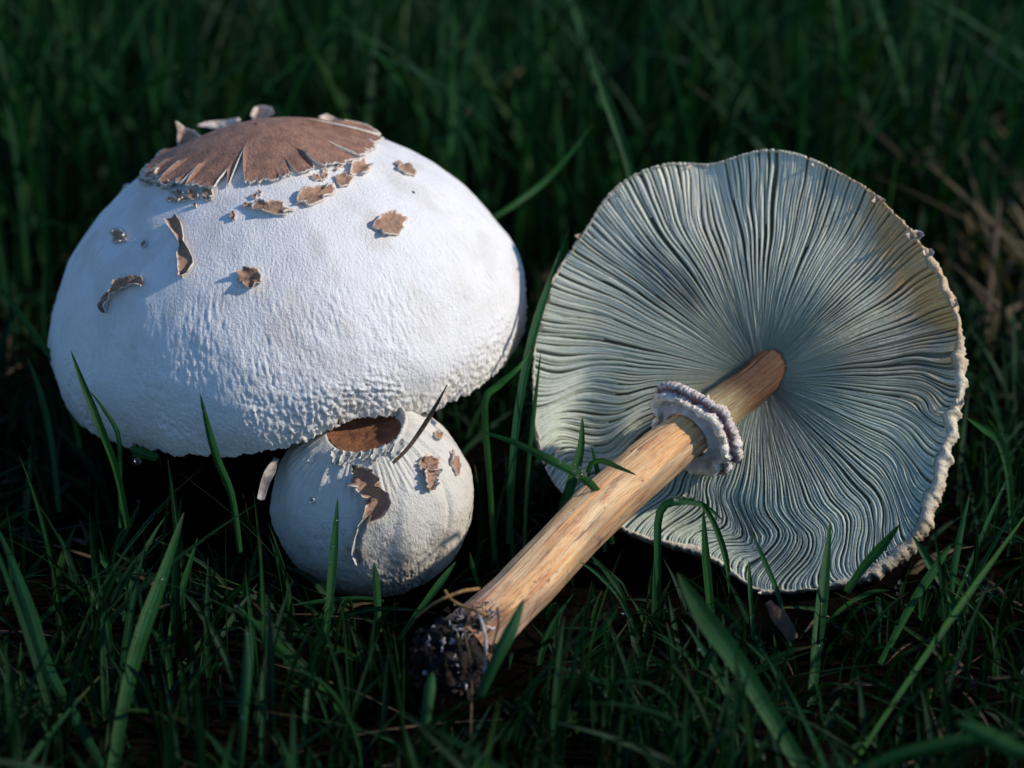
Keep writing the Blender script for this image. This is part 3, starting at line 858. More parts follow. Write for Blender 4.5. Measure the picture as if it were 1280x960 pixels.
# ragged bits of skin along the rim
for k, (x, y, w, h, pl) in enumerate([(865, 197, 26, 9, .55), (722, 285, 26, 12, .25), (671, 405, 12, 14, .7), (664, 362, 12, 20, .85), (1140, 296, 22, 14, .5), (1155, 318, 16, 12, .8),
                                      (1205, 500, 12, 10, .9), (1100, 245, 18, 10, .5), (1190, 380, 10, 12, .8), (1020, 203, 14, 7, .8), (760, 232, 14, 8, .9), (955, 742, 20, 8, .6)]):
    r_ = np.random.default_rng(k)
    an = np.linspace(0, 2 * math.pi, 11, endpoint=False)
    q1, q2 = plane_hit(x, y)
    ta = np.array([math.atan2(q2, q1)])
    pt = PC + rim_r(ta)[0] * (math.cos(ta[0]) * e1 + math.sin(ta[0]) * e2) * .995 + (bowl(np.ones(1), ta)[0] - .03) * PRm * pn
    x, y, dpt = [float(v[0]) for v in project(pt[None])]
    sheet('skin_shred', np.stack([x + np.cos(an) * w / 2 * r_.uniform(.6, 1.2, 11), y + np.sin(an) * h / 2 * r_.uniform(.6, 1.2, 11)], -1), dpt - .001, M_SCALE, cap_p, .002, .0014, pl, seed=k)

# stem
SQ, SB = at(944, 480, 0.7155), at(578, 808, 0.653)
SA = SQ + (SQ - SB) / np.linalg.norm(SQ - SB) * 0.018
ax = SB - SA; Lst = np.linalg.norm(ax); ax /= Lst
s1 = np.cross(ax, FW); s1 /= np.linalg.norm(s1); s2 = np.cross(ax, s1)
n_h, n_c = 170, 96
hh, tt = np.meshgrid(np.linspace(0, 1, n_h), np.linspace(0, 2 * math.pi, n_c, endpoint=False), indexing='ij')
rpx = np.interp(hh, [0, .14, .33, .45, .7, .85, .93, 1.0], [27, 25, 28.5, 33.5, 34.5, 34, 36, 42])
dep = np.interp(hh, [0, 1], [.725, .655])
rad = rpx * KPX * dep * (1 + 0.022 * perlin(np.cos(tt) * 1.2, np.sin(tt) * 1.2, hh * 5) + 0.012 * perlin(tt * 5, hh * 3)) + 0.00028 * perlin(tt * 13, hh * 3) + 0.0004 * perlin(tt * 3, hh * 9)
bend = 0.0035 * np.sin(hh * math.pi)


def stem_c(h): return SA + ax * h * Lst - s1 * (0.0022 * math.sin(h * math.pi) - .0005 * math.sin(h * 9))


ps = SA + ax * (hh * Lst)[..., None] - s1 * (0.0022 * np.sin(hh * math.pi) - .0005 * np.sin(hh * 9))[..., None] + s1 * (np.cos(tt) * rad)[..., None] + s2 * (np.sin(tt) * rad)[..., None]
olive_shade = smooth(.345, .30, hh)  # olive upper stem, the cap's shade put into its colour
brown_shade = smooth(.29, .16, hh + .05 * perlin(tt * 2, hh * 9))  # brown stem top, darkened to paint in the cap's shade
greyb = smooth(.80, .95, hh + .12 * perlin(tt * 2, hh * 6)) * .85
wt = np.ones((n_h, n_c, 3))
wt = wt + (np.array([.50, .64, .66]) - wt) * olive_shade[..., None]
wt = wt + (np.array([.13, .095, .08]) - wt) * brown_shade[..., None]
wt = wt + (np.array([.80, .85, 1.25]) - wt) * greyb[..., None]
soilm = smooth(.86, 1.0, hh + .10 * fbm(tt * 1.6, hh * 14)) * .9
wt = wt + (np.array([.30, .24, .22]) - wt) * soilm[..., None]
shade_side = smooth(.35, .95, np.cos(tt - .25) + .55 * perlin(tt * 3, hh * 7)) * smooth(.25, .42, hh) * .8  # shaded upper left side of the stem, painted as a grey tint
wt = wt + (np.array([.36, .36, .42]) - wt) * shade_side[..., None]
ends = np.concatenate([ps.reshape(-1, 3), (SB + ax * .002)[None]])
F = grid_faces(n_h, n_c, True).tolist() + [(n_h * n_c - n_c + (j + 1) % n_c, n_h * n_c - n_c + j, n_h * n_c) for j in range(n_c)]
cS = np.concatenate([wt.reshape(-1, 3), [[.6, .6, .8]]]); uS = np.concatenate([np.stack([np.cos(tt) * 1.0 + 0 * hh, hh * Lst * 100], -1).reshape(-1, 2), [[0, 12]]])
uS[:n_h * n_c, 0] = (np.minimum(tt, 2 * math.pi - tt) * 0.72).ravel()
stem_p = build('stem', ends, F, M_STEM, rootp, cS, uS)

# ring
hr = float((at(869, 543, 0.700) - SA) @ ax / Lst)
rcen = stem_c(hr); rs = 33.0 * KPX * .70
prof = np.array([(-.10, .98), (-.25, 1.25), (-.42, 1.55), (-.44, 1.72), (-.36, 1.84), (-.22, 1.82), (-.16, 1.70), (-.17, 1.60), (-.10, 1.62), (0.02, 1.66), (.10, 1.60), (.10, 1.48), (.00, 1.38), (-.04, 1.27), (.00, 1.15), (.10, 1.08), (.13, 1.03), (.10, .97)])
n_p, n_c = len(prof), 260
kk, tt = np.meshgrid(np.arange(n_p), np.linspace(0, 2 * math.pi, n_c, endpoint=False), indexing='ij')
ra, aa = prof[:, 1][kk], prof[:, 0][kk] * 1.45
ra = 1 + (ra - 1) * np.where(ra > 1, 1.36, 1)
edgy = np.clip(ra - 1.3, 0, .5) * 2
ra = ra + edgy * (0.12 * perlin(tt * 3, kk * .35) + 0.11 * perlin(tt * 15, kk * .5) + 0.13 * perlin(tt * 44, kk * .9)) - 0.34 * edgy * smooth(.1, .6, perlin(tt * 1.6 + 3, 0.4))
aa = aa + edgy * (0.34 * perlin(tt * 1.9, 1.0) + 0.07 * perlin(tt * 17, kk * .4))
pr = rcen + ax * (aa * rs)[..., None] + s1 * (np.cos(tt) * ra * rs)[..., None] + s2 * (np.sin(tt) * ra * rs)[..., None]
gcol = np.ones((n_p, n_c, 3))
gcol[6:8] = (.45, .22, .22); gcol[3:6] *= np.array([1.15, 1.1, 1.05]); gcol[9:12] *= np.array([1.5, 1.45, 1.25]); gcol[12:16] *= np.array([.85, .9, .95])
build('ring', pr, grid_faces(n_p, n_c, True), M_RING, stem_p, gcol)['label'] = 'ragged two edged grey ring round the stem'

# root end: soil clump, mycelium tufts, rootlets
clump_c = at(562, 822, 0.650)
n_a, n_b = 50, 80
pa, pb = np.meshgrid(np.linspace(0.02, math.pi - .02, n_a), np.linspace(0, 2 * math.pi, n_b, endpoint=False), indexing='ij')
dx, dy, dz = np.sin(pa) * np.cos(pb), np.sin(pa) * np.sin(pb), np.cos(pa)
r_ = 0.0077 * (1 + .34 * fbm(dx * 2.0, dy * 2.0, dz * 2.0, 5))
clump = build('soil_clump', clump_c + np.stack([dx * r_ * .95, dy * r_, dz * r_], -1), grid_faces(n_a, n_b, True), M_SOIL, rootp)
CV, CF, off = [], [], 0
rc_ = np.random.default_rng(15)
for k in range(150):
    v = rc_.normal(size=3); v /= np.linalg.norm(v)
    p = clump_c + v * 0.0077 * rc_.uniform(.9, 1.22) + ax * rc_.uniform(-.004, .002)
    q = (np.array([[1, 0, 0], [0, 1, 0], [-1, 0, 0], [0, -1, 0], [0, 0, 1], [0, 0, -1]]) * rc_.uniform(.5, 1.3, (6, 1)) + rc_.normal(size=(6, 3)) * .2) * rc_.uniform(.0005, .0017)
    CV.append(p + q); CF.append(np.array([(0, 1, 4), (1, 2, 4), (2, 3, 4), (3, 0, 4), (1, 0, 5), (2, 1, 5), (3, 2, 5), (0, 3, 5)]) + off); off += 6
o = build('soil_crumbs', np.concatenate(CV), np.concatenate(CF), M_SOIL, clump, flat=True); o['kind'] = 'stuff'
MV, MF, off = [], [], 0
rm = np.random.default_rng(5)
for k in range(90):
    if k < 50:
        p0 = np.array([rm.uniform(525, 612), rm.uniform(752, 858)])
        if p0[0] > 590 and p0[1] > 820: continue
        L, wdt = rm.uniform(.0010, .0046), .00020 + .0007 * rm.uniform() ** 3
    else:
        p0 = np.array([rm.uniform(575, 625), rm.uniform(752, 800)]); L, wdt = rm.uniform(.002, .006), rm.uniform(.00012, .0003)
    # seat each tuft on the clump's / stem's near surface
    dd = ray(*p0); o3 = CAM - clump_c
    b_ = o3 @ dd / (dd @ dd); c_ = (o3 @ o3 - .0080 ** 2) / (dd @ dd)
    disc = b_ * b_ - c_
    if disc <= 0 and k < 50: continue
    base = CAM + dd * (-b_ - math.sqrt(disc)) if disc > 0 else at(p0[0], p0[1], .648)
    dirv = rm.normal(size=3) * .7 + ax * .6; dirv /= np.linalg.norm(dirv)
    sidev = np.cross(dirv, rm.normal(size=3)); sidev /= np.linalg.norm(sidev); oth_ = np.cross(dirv, sidev)
    n = 7
    ring_pts = []
    for i in range(n):
        f = i / (n - 1); c0 = base + dirv * L * (f - .5) + sidev * L * .25 * math.sin(f * 3) * rm.uniform(-1, 1)
        rw = wdt * (math.sin(f * math.pi) ** .6 + .05) * rm.uniform(.6, 1.3)
        for j in range(6):
            an = j * math.pi / 3; ring_pts.append(c0 + (sidev * math.cos(an) + oth_ * math.sin(an)) * rw)
    MV.append(np.array(ring_pts)); MF.append(grid_faces(n, 6, True, off)); off += n * 6
o = build('mycelium', np.concatenate(MV), np.concatenate(MF), M_MYC, clump); o['kind'] = 'stuff'


def tube(name, pts, r0, r1, mat, parent=None, wob=0.0, origin=None):
    pts = np.array(pts); n = 24
    t = np.linspace(0, len(pts) - 1, n)
    c = np.stack([np.interp(t, np.arange(len(pts)), pts[:, i]) for i in range(3)], -1)
    for _ in range(2): c[1:-1] = .25 * c[:-2] + .5 * c[1:-1] + .25 * c[2:]
    d = np.gradient(c, axis=0); d /= np.linalg.norm(d, axis=1)[:, None]
    a_ = np.cross(d, FW); a_ /= np.linalg.norm(a_, axis=1)[:, None]; b_ = np.cross(d, a_)
    r = np.linspace(r0, r1, n) * (1 + wob * perlin(np.arange(n) * .6, r0 * 1e4))
    an = np.linspace(0, 2 * math.pi, 8, endpoint=False)
    V = c[:, None] + a_[:, None] * (np.cos(an)[None] * r[:, None])[..., None] + b_[:, None] * (np.sin(an)[None] * r[:, None])[..., None]
    return build(name, V, grid_faces(n, 8, True), mat, parent, origin=origin)


tube('rootlet', [at(598, 736, .655), at(580, 738, .645), at(556, 747, .643), at(538, 757, .645), at(520, 772, .650)], .00045, .00025, M_ROOT, clump)
tube('rootlet', [at(556, 738, .645), at(564, 750, .643), at(578, 758, .643), at(600, 765, .640), at(612, 772, .641)], .0003, .0004, M_ROOT, clump)
tube('rootlet', [at(590, 757, .638), at(602, 775, .636), at(608, 800, .636), at(606, 830, .637), at(604, 858, .640)], .0003, .0004, M_MYC, clump)
tube('rootlet', [at(588, 765, .640), at(580, 790, .636), at(586, 815, .636), at(590, 850, .640), at(588, 925, .620)], .0003, .00025, M_STRAW, clump)
tube('rootlet', [at(622, 760, .640), at(624, 780, .637), at(618, 800, .637), at(610, 822, .638)], .00035, .0002, M_TWIG, clump)

# ------------------------------------------------------------------ grass
BIG_POLY = [(63, 420), (72, 350), (115, 280), (175, 215), (215, 145), (330, 128), (470, 155), (560, 222), (630, 305), (662, 390), (645, 450), (600, 512), (548, 532), (593, 600), (593, 680),
            (545, 742), (425, 742), (345, 685), (335, 600), (345, 572), (280, 568), (170, 553), (85, 505)]
PICK_POLY = [tuple(q) for q in outline[:29]] + [(770, 640), (850, 690), (900, 705)] + [tuple(q) for q in outline[32:]]
STEM_POLY = [(980, 430), (1000, 480), (830, 640), (650, 790), (605, 880), (525, 870), (515, 800), (590, 735), (700, 640), (870, 480)]


def inside(poly, x, y):
    r = np.zeros(x.shape, bool); n = len(poly)
    for i in range(n):
        (x1, y1), (x2, y2) = poly[i], poly[(i + 1) % n]
        cnd = ((y1 > y) != (y2 > y)) & (x < (x2 - x1) * (y - y1) / (y2 - y1 + 1e-12) + x1)
        r ^= cnd
    return r


def make_blades(bx, by, H, lean, droop, az, face, w, seg=7, tint=None, kind='green', check=True):
    n = len(bx); t = np.linspace(0, 1, seg + 1)[None]
    out = lean[:, None] * H[:, None] * t ** 1.8
    z = H[:, None] * (t - droop[:, None] * t ** 2.6) - 0.004
    c = np.stack([bx[:, None] + np.cos(az)[:, None] * out, by[:, None] + np.sin(az)[:, None] * out, z], -1)
    keep = np.ones(n, bool)
    if check:
        px, py, d = project(c.reshape(-1, 3)); px = px.reshape(n, -1); py = py.reshape(n, -1); d = d.reshape(n, -1)
        infr = (inside(BIG_POLY, px, py) & (d < .76)) | (inside(PICK_POLY, px, py) & (d < .74)) | (inside(STEM_POLY, px, py) & (d < .70))
        keep &= ~infr.any(1)
        q = c - BIGC; keep &= ~((q ** 2).sum(-1) < (BR * 1.04) ** 2).any(1)
        q = c - YC; keep &= ~((q ** 2).sum(-1) < (YR * 1.05) ** 2).any(1)
        q = c - PC; wv = q @ pn; keep &= ~(((q ** 2).sum(-1) < (PRm * 1.1) ** 2) & (wv < .01) & (wv > -.04)).any(1)
        # nothing brushing the bases
        keep &= np.hypot(bx - BIGC[0], by - BIGC[1]) > .02
        keep &= d.min(1) > .40
    c = c[keep]; n = len(c); az, face, w, H = az[keep], face[keep], w[keep], H[keep]
    sx, sy = np.cos(face), np.sin(face)
    side = np.stack([sx, sy, 0 * sx], -1)[:, None]
    tan = np.gradient(c, axis=1); tan /= np.linalg.norm(tan, axis=-1)[..., None] + 1e-9
    side = side - tan * (tan * side).sum(-1)[..., None]; side /= np.linalg.norm(side, axis=-1)[..., None] + 1e-9
    nor = np.cross(tan, side)
    ww = (w[:, None] * (0.62 + 0.55 * np.sin(np.clip(t * 2.2, 0, math.pi / 2))) * np.clip(1 - t ** 2.4, 0.02, 1))[..., None] / 2
    V = np.stack([c - side * ww, c + nor * ww * .45, c + side * ww], 2)              # n, seg+1, 3, 3
    base = grid_faces(seg + 1, 3)
    F = (base[None] + (np.arange(n) * (seg + 1) * 3)[:, None, None]).reshape(-1, 4)
    r1, r2 = rng.uniform(size=n), rng.uniform(size=n)
    if kind == 'green':
        g0, g1, g2 = np.array([.006, .044, .009]), np.array([.012, .070, .015]), np.array([.028, .068, .007])
        col = g0 + (g1 - g0) * r1[:, None]
        col = np.where((r2 > .86)[:, None], g2, col)
    else:
        col = np.array([.16, .10, .055]) + (np.array([.30, .22, .13]) - np.array([.16, .10, .055])) * r1[:, None]
    col = col * (0.35 + 1.2 * rng.uniform(size=n) ** 1.6)[:, None] if kind == 'green' else col
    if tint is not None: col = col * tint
    tt_ = np.broadcast_to(t, (n, seg + 1))
    C = np.broadcast_to(col[:, None, None, :], (n, seg + 1, 3, 3)).copy()
    dry = ((rng.uniform(size=n) > .82)[:, None] * smooth(.86, 1.0, tt_))[..., None, None]
    C = C + (np.array([.18, .10, .04]) - C) * dry
    C = np.concatenate([C, np.broadcast_to(np.array([0, .5, 1])[None, None, :, None], (n, seg + 1, 3, 1))], -1)
    UVv = np.zeros((n, seg + 1, 3, 2)); UVv[..., 0] = np.array([-1, 0, 1]) + r1[:, None, None] * 50; UVv[..., 1] = (tt_ * H[:, None] * 100)[..., None]
    return V.reshape(-1, 3), F, C.reshape(-1, 4), UVv.reshape(-1, 2)


def clumps(n, x0, x1, y0, y1, spread):
    k = max(1, n // 6)
    cx_, cy_ = rng.uniform(x0, x1, k), rng.uniform(y0, y1, k)
    i = rng.integers(0, k, n)
    return cx_[i] + rng.normal(size=n) * spread, cy_[i] + rng.normal(size=n) * spread


def lawn(name, n, x0, x1, y0, y1, h0, h1, w0, w1, lean, spread, label, kind='green', check=True, seg=7, tint=None):
    bx, by = clumps(n, x0, x1, y0, y1, spread)
    H = rng.uniform(h0, h1, n) * rng.uniform(.75, 1.15, n)
    ln = np.abs(rng.normal(size=n)) * lean; dr = np.clip(rng.normal(size=n) * .17 + .08, 0, .6)
    az = rng.uniform(0, 2 * math.pi, n); face = rng.normal(size=n) * .7
    V, F, C, U_ = make_blades(bx, by, H, ln, dr, az, face, rng.uniform(w0, w1, n), seg, tint, kind, check)
    o = build(name, V, F, M_GRASS, None, C, U_)
    tag(o, label, 'grass', None, 'stuff')
    return o


lawn('back_grass', 8500, -.55, .55, .84, 1.5, .055, .120, .0012, .0040, .52, .012, 'blurred dark green grass standing behind the mushrooms')
lawn('far_grass', 7000, -1.3, 1.3, 1.4, 3.0, .07, .14, .003, .006, .4, .03, 'taller dark grass at the back of the lawn', check=False, seg=5)
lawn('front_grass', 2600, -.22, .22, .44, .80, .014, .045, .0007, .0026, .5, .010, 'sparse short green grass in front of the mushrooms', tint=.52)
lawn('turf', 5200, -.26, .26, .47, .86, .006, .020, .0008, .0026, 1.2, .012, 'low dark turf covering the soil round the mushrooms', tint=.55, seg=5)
lawn('side_grass', 2200, .20, .70, .40, .95, .02, .06, .0014, .004, .5, .014, 'short grass at the right edge of the lawn patch')
lawn('edge_grass', 2200, -.70, -.20, .40, .95, .025, .075, .0014, .004, .5, .014, 'short grass at the left edge of the lawn patch')

lawn('dry_grass', 260, .13, .42, .76, 1.05, .02, .07, .001, .003, .9, .012, 'dry tan grass tangled at the far right behind the gill cap', kind='dead')

# litter: dead straw on the soil
n = 300
bx, by = rng.uniform(-.25, .3, n), rng.uniform(.5, 1.0, n)
V, F, C, U_ = make_blades(bx, by, np.full(n, .004) + rng.uniform(.0, .012, n), rng.uniform(1.5, 4, n), rng.uniform(.3, .9, n), rng.uniform(0, 6.28, n), rng.uniform(0, 6.28, n), rng.uniform(.0008, .0024, n), 5, None, 'dead')
tag(build('dead_straw', V, F, M_STRAW, None, C, U_), 'dead brown straw lying between the grass stalks', 'straw', None, 'stuff')


# ------------------------------------------------------------------ single blades one can pick out
def blade(pts, w, label, depths=None, tint=1.0, fold=None, twist=0.0, name='grass_blade', mat=None, cat='grass blade', col=None, tipw=0.02):
    pts = np.array(pts, float)                             # tip first, root last
    if depths is None:
        g_ = ground_depth(pts[-1, 1]); depths = np.linspace(g_ + .004, g_, len(pts))
    depths = np.interp(np.linspace(0, 1, len(pts)), np.linspace(0, 1, len(depths)), depths)
    n = 16
    fold = random.choice([-.45, -.3, .25, .5]) if fold is None else fold
    t = np.linspace(0, len(pts) - 1, n)
    P3 = np.array([at(q[0], q[1], d_) for q, d_ in zip(pts, depths)])
    # smooth curve through the points
    c = np.zeros((n, 3))
    for i, v in enumerate(t):
        k = min(int(v), len(pts) - 2); f = v - k
        p0, p1, p2, p3 = P3[max(k - 1, 0)], P3[k], P3[k + 1], P3[min(k + 2, len(pts) - 1)]
        c[i] = .5 * ((2 * p1) + (p2 - p0) * f + (2 * p0 - 5 * p1 + 4 * p2 - p3) * f * f + (3 * p1 - p0 - 3 * p2 + p3) * f ** 3)
    d = np.gradient(c, axis=0); d /= np.linalg.norm(d, axis=1)[:, None]
    s_ = np.cross(d, FW); s_ /= np.linalg.norm(s_, axis=1)[:, None]; nr = np.cross(d, s_)
    tw = np.linspace(0, twist, n)[:, None]
    s2_ = s_ * np.cos(tw) + nr * np.sin(tw); n2 = np.cross(d, s2_)
    f = np.linspace(0, 1, n)
    ww = (w * KPX * np.mean(depths) / 2 * np.clip(np.maximum(f / .38, 0) ** .75, tipw, 1) * np.interp(f, [0, .5, 1], [1, 1, .7]))[:, None]
    V = np.stack([c - s2_ * ww, c - s2_ * ww * .5 + n2 * ww * fold * .5, c + n2 * ww * fold, c + s2_ * ww * .5 + n2 * ww * fold * .5, c + s2_ * ww], 1)
    F = grid_faces(n, 5)
    r = random.random()
    base = np.array(col if col else [.014 + .014 * r, .080 + .03 * r, .024 - .010 * r]) * tint
    C = np.tile(base, (n, 5, 1))
    if not col: C[0] = [.16, .08, .03]
    C = np.concatenate([C, np.broadcast_to(np.linspace(0, 1, 5)[None, :, None], (n, 5, 1))], -1)
    UVv = np.zeros((n, 5, 2)); UVv[..., 0] = np.linspace(-1, 1, 5) + r * 40; UVv[..., 1] = f[:, None] * 6
    o = build(name, V.reshape(-1, 3), F, mat or M_GRASS, None, C.reshape(-1, 4), UVv.reshape(-1, 2), origin=c[-1])
    tag(o, label, cat, 'single grass blades' if cat == 'grass blade' else None)
    return o


B = [
    ([(847, 716), (880, 770), (930, 840), (1012, 975)], 27, 'widest green blade slanting down to the right, tip just under the tan stem', None),
    ([(1038, 650), (1030, 730), (1020, 820), (1012, 910)], 16, 'tall upright blade in front of the lowest gills, pointed tip', [.675, .655]),
    ([(938, 661), (955, 700), (975, 750), (990, 820)], 7, 'thin blade leaning across the low gills, tip between stem and upright blade', [.68, .67]),
    ([(905, 652), (880, 632), (850, 626), (825, 640), (822, 700), (824, 800)], 11, 'bent blade arching over at the lower left of the gills', [.694, .692, .690, .690, .690, .692]),
    ([(912, 745), (908, 700), (893, 655), (876, 628)], 8, 'drooping tip hanging down beside the bent blade by the gills', [.692, .690]),
    ([(879, 635), (882, 690), (888, 760), (890, 810)], 11, 'straight blade standing just right of the bent blade', [.665, .674]),
    ([(936, 700), (938, 740), (942, 800)], 6, 'short thin stalk before the pale bottom rim of the cap', [.675, .672]),
    ([(712, 284), (692, 340), (672, 398), (655, 470), (642, 560), (636, 680)], 11, 'dark blade standing between the big cap and the gill cap', [.735, .73, .722, .715, .712, .716]),
    ([(676, 440), (668, 510), (660, 590), (655, 690)], 6, 'very thin upright stalk along the left edge of the gills', [.712, .71]),
    ([(597, 538), (640, 552), (690, 576), (730, 598), (752, 625), (765, 680)], 11, 'blade lying nearly level from young mushroom towards tan stem', [.68, .675, .672, .675, .68, .69]),
    ([(728, 520), (726, 560), (714, 605), (700, 650), (690, 720)], 13, 'pointed blade standing at the lower left of the gill cap', [.70, .695, .695]),
    ([(739, 557), (746, 585), (752, 625), (756, 690)], 7, 'short dark blade just above the tan stem', [.70, .695]),
    ([(796, 594), (775, 585), (750, 576), (735, 590), (728, 660)], 7, 'blade tip resting on the tan stem below its ring', [.668, .672, .68, .69, .70]),
    ([(664, 437), (648, 460), (622, 483), (606, 505), (612, 600), (618, 700)], 9, 'blade curling up under the right edge of the big cap', [.705, .70, .70, .70, .71, .715]),
    ([(632, 560), (636, 620), (640, 680), (642, 720)], 6, 'thin stalk standing in the gap between young mushroom and stem', [.73, .72]),
    ([(422, 622), (418, 680), (412, 750), (404, 812)], 11, 'upright blade across the shaded side of the young mushroom', [.672, .668]),
    ([(468, 703), (471, 740), (474, 790)], 10, 'short stub of a blade before the foot of the young mushroom', [.672, .672]),
    ([(363, 757), (400, 752), (450, 748), (480, 752)], 7, 'blade lying flat at the foot of the young mushroom', [.676, .676]),
    ([(570, 702), (555, 722), (530, 755), (498, 800)], 9, 'blade leaning up towards the lit foot of the young mushroom', [.678, .672]),
    ([(587, 690), (592, 712), (600, 735)], 6, 'tiny blade curled at the right foot of the young mushroom', [.675, .68]),
    ([(88, 437), (104, 480), (124, 530), (146, 590), (160, 660)], 10, 'blade crossing the lower left edge of the big cap', [.69, .69, .70]),
    ([(112, 488), (130, 512), (148, 545), (150, 600), (150, 660)], 6, 'thinner blade crossing behind another at the big cap lower left', [.69, .70]),
    ([(250, 491), (259, 530), (272, 575), (290, 620), (300, 690)], 10, 'blade standing before the lowest part of the big cap rim', [.665, .672, .68]),
    ([(-4, 352), (20, 385), (48, 425), (78, 470), (100, 560)], 9, 'blade leaning in from the left edge beside the big cap', [.73, .73]),
    ([(34, 445), (50, 490), (64, 550), (74, 640)], 9, 'upright blade near the left edge, level with the big cap rim', [.72, .72]),
    ([(38, 555), (35, 620), (30, 690)], 6, 'short thin blade at the left edge below the big cap', None),
    ([(-6, 655), (14, 700), (40, 770), (62, 840), (112, 930), (135, 975)], 15, 'long blade bending down from the left edge of the lawn', [.655, .64, .625]),
    ([(230, 640), (205, 715), (175, 800), (155, 880), (138, 975)], 19, 'tall broad blade in the dark left foreground', [.655, .62]),
    ([(247, 672), (235, 712), (218, 770), (210, 810)], 8, 'slim blade just right of the tall broad foreground blade', None),
    ([(112, 664), (122, 690), (145, 720), (178, 752)], 9, 'short blade with a bent tip at the left of the broad foreground blade', None),
    ([(308, 782), (309, 830), (305, 890), (298, 975)], 13, 'upright blade in the foreground below the young mushroom', None),
    ([(294, 756), (330, 790), (380, 840), (428, 895)], 11, 'blade slanting down rightwards below the young mushroom', None),
    ([(322, 680), (312, 720), (300, 750)], 8, 'small pointed blade left of the young mushroom', None),
    ([(175, 628), (160, 660), (138, 700)], 6, 'small blade in the dark below the big cap left side', None),
    ([(1264, 588), (1240, 640), (1215, 700), (1178, 790)], 6, 'thin bright stalk leaning right beyond the gill cap', [.70, .69]),
    ([(1208, 522), (1228, 535), (1250, 552), (1262, 600), (1266, 680)], 11, 'blade poking out from the right rim of the gill cap', [.71, .72, .72]),
    ([(1212, 618), (1200, 670), (1190, 730), (1186, 790)], 9, 'upright blade right of the gill cap bottom', None),
    ([(1190, 680), (1168, 712), (1140, 755), (1100, 830)], 12, 'long dark blade before the lower right of the gill cap', None),
    ([(1125, 655), (1105, 680), (1080, 708), (1058, 740)], 13, 'blade with dew lying across the lower right rim', [.660, .665]),
    ([(1140, 668), (1160, 700), (1185, 740), (1200, 780)], 12, 'blade slanting down right from the lower right rim', [.672, .672]),
    ([(1195, 902), (1225, 915), (1265, 935), (1300, 945)], 24, 'blurred blade end in the bottom right corner', [.56, .56]),
    ([(1278, 918), (1200, 926), (1120, 945), (1060, 972)], 18, 'blurred blade lying along the bottom right edge', [.57, .58]),
    ([(1285, 640), (1220, 730), (1150, 830), (1060, 965)], 9, 'long thin dark blade leaning up to the right edge', [.66, .62]),
    ([(739, 68), (752, 105), (770, 155), (788, 215), (800, 300)], 13, 'crisp bright blade standing behind the gill cap top', [.80, .80]),
    ([(741, 154), (715, 190), (680, 228), (640, 258), (610, 285), (590, 380)], 8, 'brown tipped blade bending right between the two caps', [.80, .80, .79, .79]),
    ([(565, -10), (566, 90), (562, 200), (560, 330)], 8, 'tall straight stalk rising out of the frame behind the big cap', [.92, .88]),
    ([(1040, 105), (1075, 160), (1120, 220), (1180, 300)], 16, 'blurred broad blade leaning left behind the gill cap', [.98, .95]),
    ([(1230, 145), (1250, 180), (1285, 240), (1310, 320)], 13, 'blurred blade at the right edge behind the gill cap', [.95, .92]),
    ([(655, 748), (640, 785), (620, 825), (600, 870)], 17, 'blade leaning over the dirty root end of the stem', [.630, .625, .628]),
    ([(541, 840), (536, 870), (530, 930)], 15, 'short broad blade before the soil at the root end', [.625, .62]),
    ([(858, 780), (880, 815), (905, 862), (915, 900)], 8, 'narrow blade left of the widest green blade', None),
    ([(772, 760), (750, 790), (715, 820)], 10, 'leaf tip with dew below the tan stem', [.66, .665]),
    ([(725, 702), (750, 720), (775, 748), (800, 800)], 6, 'thin blade sloping from the stem underside', [.665, .67]),
    ([(696, 846), (740, 850), (780, 870), (810, 900)], 10, 'arched blade on the dark soil right of the root end', None),
    ([(1112, 738), (1090, 740), (1060, 755), (1020, 790)], 6, 'thin blade curving right below the gill cap', None),
]
for pts, w, lab, dep_ in B:
    blade(pts, w, lab, dep_, twist=random.uniform(-.5, .5))

# ------------------------------------------------------------------ dead bits
blade([(559, 481), (546, 505), (530, 532), (510, 560), (491, 579)], 6, 'dry brown blade leaning on the young mushroom, tip against the big cap', [.668, .672, .674, .674, .674], name='dry_blade', mat=M_TWIG, cat='dead blade', col=[.1, .06, .03], tipw=.3)
blade([(346, 572), (340, 585), (332, 602), (326, 624)], 13, 'pale withered leaf strip left of the young mushroom', [.70, .69], name='withered_leaf', mat=M_PALE, cat='dead leaf', col=[.4, .4, .4], tipw=.6)
blade([(960, 752), (970, 766), (982, 782), (992, 800)], 20, 'striped pale dead leaf under the bottom rim of the gill cap', [.672, .668], name='dead_leaf', mat=M_STRAW, cat='dead leaf', col=[.4, .4, .4], tipw=.5)
blade([(30, 800), (45, 800), (58, 806), (70, 818)], 7, 'curled straw coloured leaf at the far left of the foreground', None, name='curled_leaf', mat=M_STRAW, cat='dead leaf', col=[.4, .4, .4], tipw=.4)
for k, (p, lab) in enumerate([([(1196, 330), (1230, 372), (1262, 410), (1290, 440)], 'blurred dead stalk sloping down right beyond the gill cap rim'),
                              ([(1290, 372), (1250, 395), (1215, 408)], 'blurred dead stalk lying level right of the gill cap'),
                              ([(1215, 438), (1250, 428), (1290, 415)], 'lowest blurred dead stalk at the right edge'),
                              ([(1250, 250), (1240, 330), (1232, 420)], 'upright reddish dead stalk at the right edge')]):
    blade(p, 9, lab, [.86, .85], name='dead_stalk', mat=M_STRAW, cat='dead stalk', col=[.3, .3, .3], tipw=.4)
blade([(655, 85), (640, 95), (600, 130), (540, 160)], 9, 'blurred brown stalk behind the top of the big cap', [1.0, .98], name='dead_stalk', mat=M_STRAW, cat='dead stalk', col=[.3, .3, .3], tipw=.4)

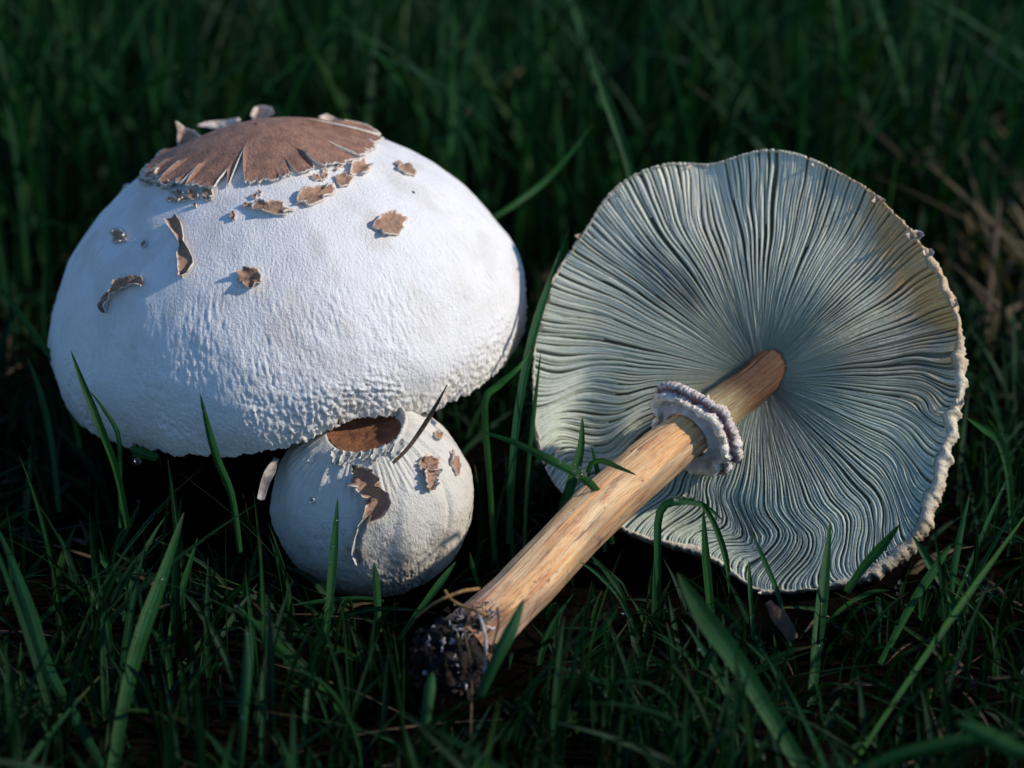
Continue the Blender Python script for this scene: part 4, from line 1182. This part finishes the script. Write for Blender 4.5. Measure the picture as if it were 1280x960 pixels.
# ------------------------------------------------------------------ dew
ico_v, ico_f = [], []
pa, pb = np.meshgrid(np.linspace(0.001, math.pi - .001, 10), np.linspace(0, 2 * math.pi, 14, endpoint=False), indexing='ij')
unit = np.stack([np.sin(pa) * np.cos(pb), np.sin(pa) * np.sin(pb), np.cos(pa)], -1).reshape(-1, 3)
dropF = grid_faces(10, 14, True)
for x, y, r_, lab in [(547, 669, .0016, 'big clear dewdrop on the sunlit side of the young mushroom'), (509, 694, .0013, 'clear dewdrop low on the front of the young mushroom'),
                      (529, 704, .0008, 'small dewdrop right of the one low on the young mushroom')]:
    loc, nor = hit(bvh_y, x, y, YC)
    rot = Vector(nor).to_track_quat('Z', 'Y').to_matrix()
    V = (unit * np.array([1, 1.2, .55]) * r_) @ np.array(rot).T + loc + nor * r_ * .35
    tag(build('dewdrop', V, dropF, M_DEW, None, origin=loc), lab, 'dewdrop', 'dewdrops on the young mushroom')
for x, y, d_, r_, lab in [(171, 574, .694, .0013, 'dewdrop hanging from the big cap rim at its left'), (388, 573, .690, .0013, 'dewdrop hanging from the big cap rim beside the young mushroom')]:
    tag(build('dewdrop', unit * r_ * np.array([1, 1, 1.15]) + at(x, y, d_), dropF, M_DEW, None, origin=at(x, y, d_)), lab, 'dewdrop', 'dewdrops hanging from the big cap')
blade([(162, 560), (178, 566), (196, 572)], 14, 'scrap of green leaf stuck under the left rim of the big cap', [.695, .70], name='leaf_scrap', cat='leaf scrap', tipw=.4)
DV, DF, off = [], [], 0
spots = []
for _ in range(70):
    a_, b_ = rng.uniform(0, 1), rng.integers(0, len(B))
    pts = np.array(B[b_][0], float); dp = B[b_][3] or [ground_depth(pts[-1, 1])]
    t = rng.uniform(.0, .9) * (len(pts) - 1); k = int(t)
    q = pts[k] + (pts[min(k + 1, len(pts) - 1)] - pts[k]) * (t - k)
    dd = np.interp(t / (len(pts) - 1), np.linspace(0, 1, len(dp)), dp) - .0006
    spots.append(at(q[0] + rng.normal() * 2, q[1] + rng.normal() * 2, dd))
for x, y in [(860, 620), (866, 618), (852, 622), (872, 624), (845, 624), (725, 585), (718, 590), (730, 592), (722, 596), (700, 578), (695, 570), (1122, 742), (1120, 735), (1100, 693), (1110, 688), (1085, 712), (1125, 728)]:
    spots.append(at(x, y, .666))
for p in spots:
    r_ = rng.uniform(.0003, .00075)
    DV.append(unit * r_ + p); DF.append(dropF + off); off += len(unit)
ybeads = 170
for _ in range(ybeads):
    x, y = rng.normal(465, 65), rng.uniform(650, 735)
    if ((x - 466) / 118) ** 2 + ((y - 622) / 112) ** 2 > .98: continue
    loc, nor = hit(bvh_y, x, y, YC); r_ = .00022 + .0006 * rng.uniform() ** 2.5
    DV.append(unit * r_ + loc + nor * r_ * .55); DF.append(dropF + off); off += len(unit)
for x, y in [(1069, 425), (1058, 460), (1078, 484), (1185, 390), (1177, 461), (1092, 516), (762, 494), (706, 500), (680, 470), (1137, 468)]:
    q1, q2 = plane_hit(x, y); DV.append(unit * rng.uniform(.0003, .0006) + PC + q1 * e1 + q2 * e2 + pn * (-.0035 if x > 1000 and x < 1130 else -.001)); DF.append(dropF + off); off += len(unit)
tag(build('dew', np.concatenate(DV), np.concatenate(DF), M_DEW), 'fine beads of dew scattered over blades and young mushroom', 'dew', None, 'stuff')
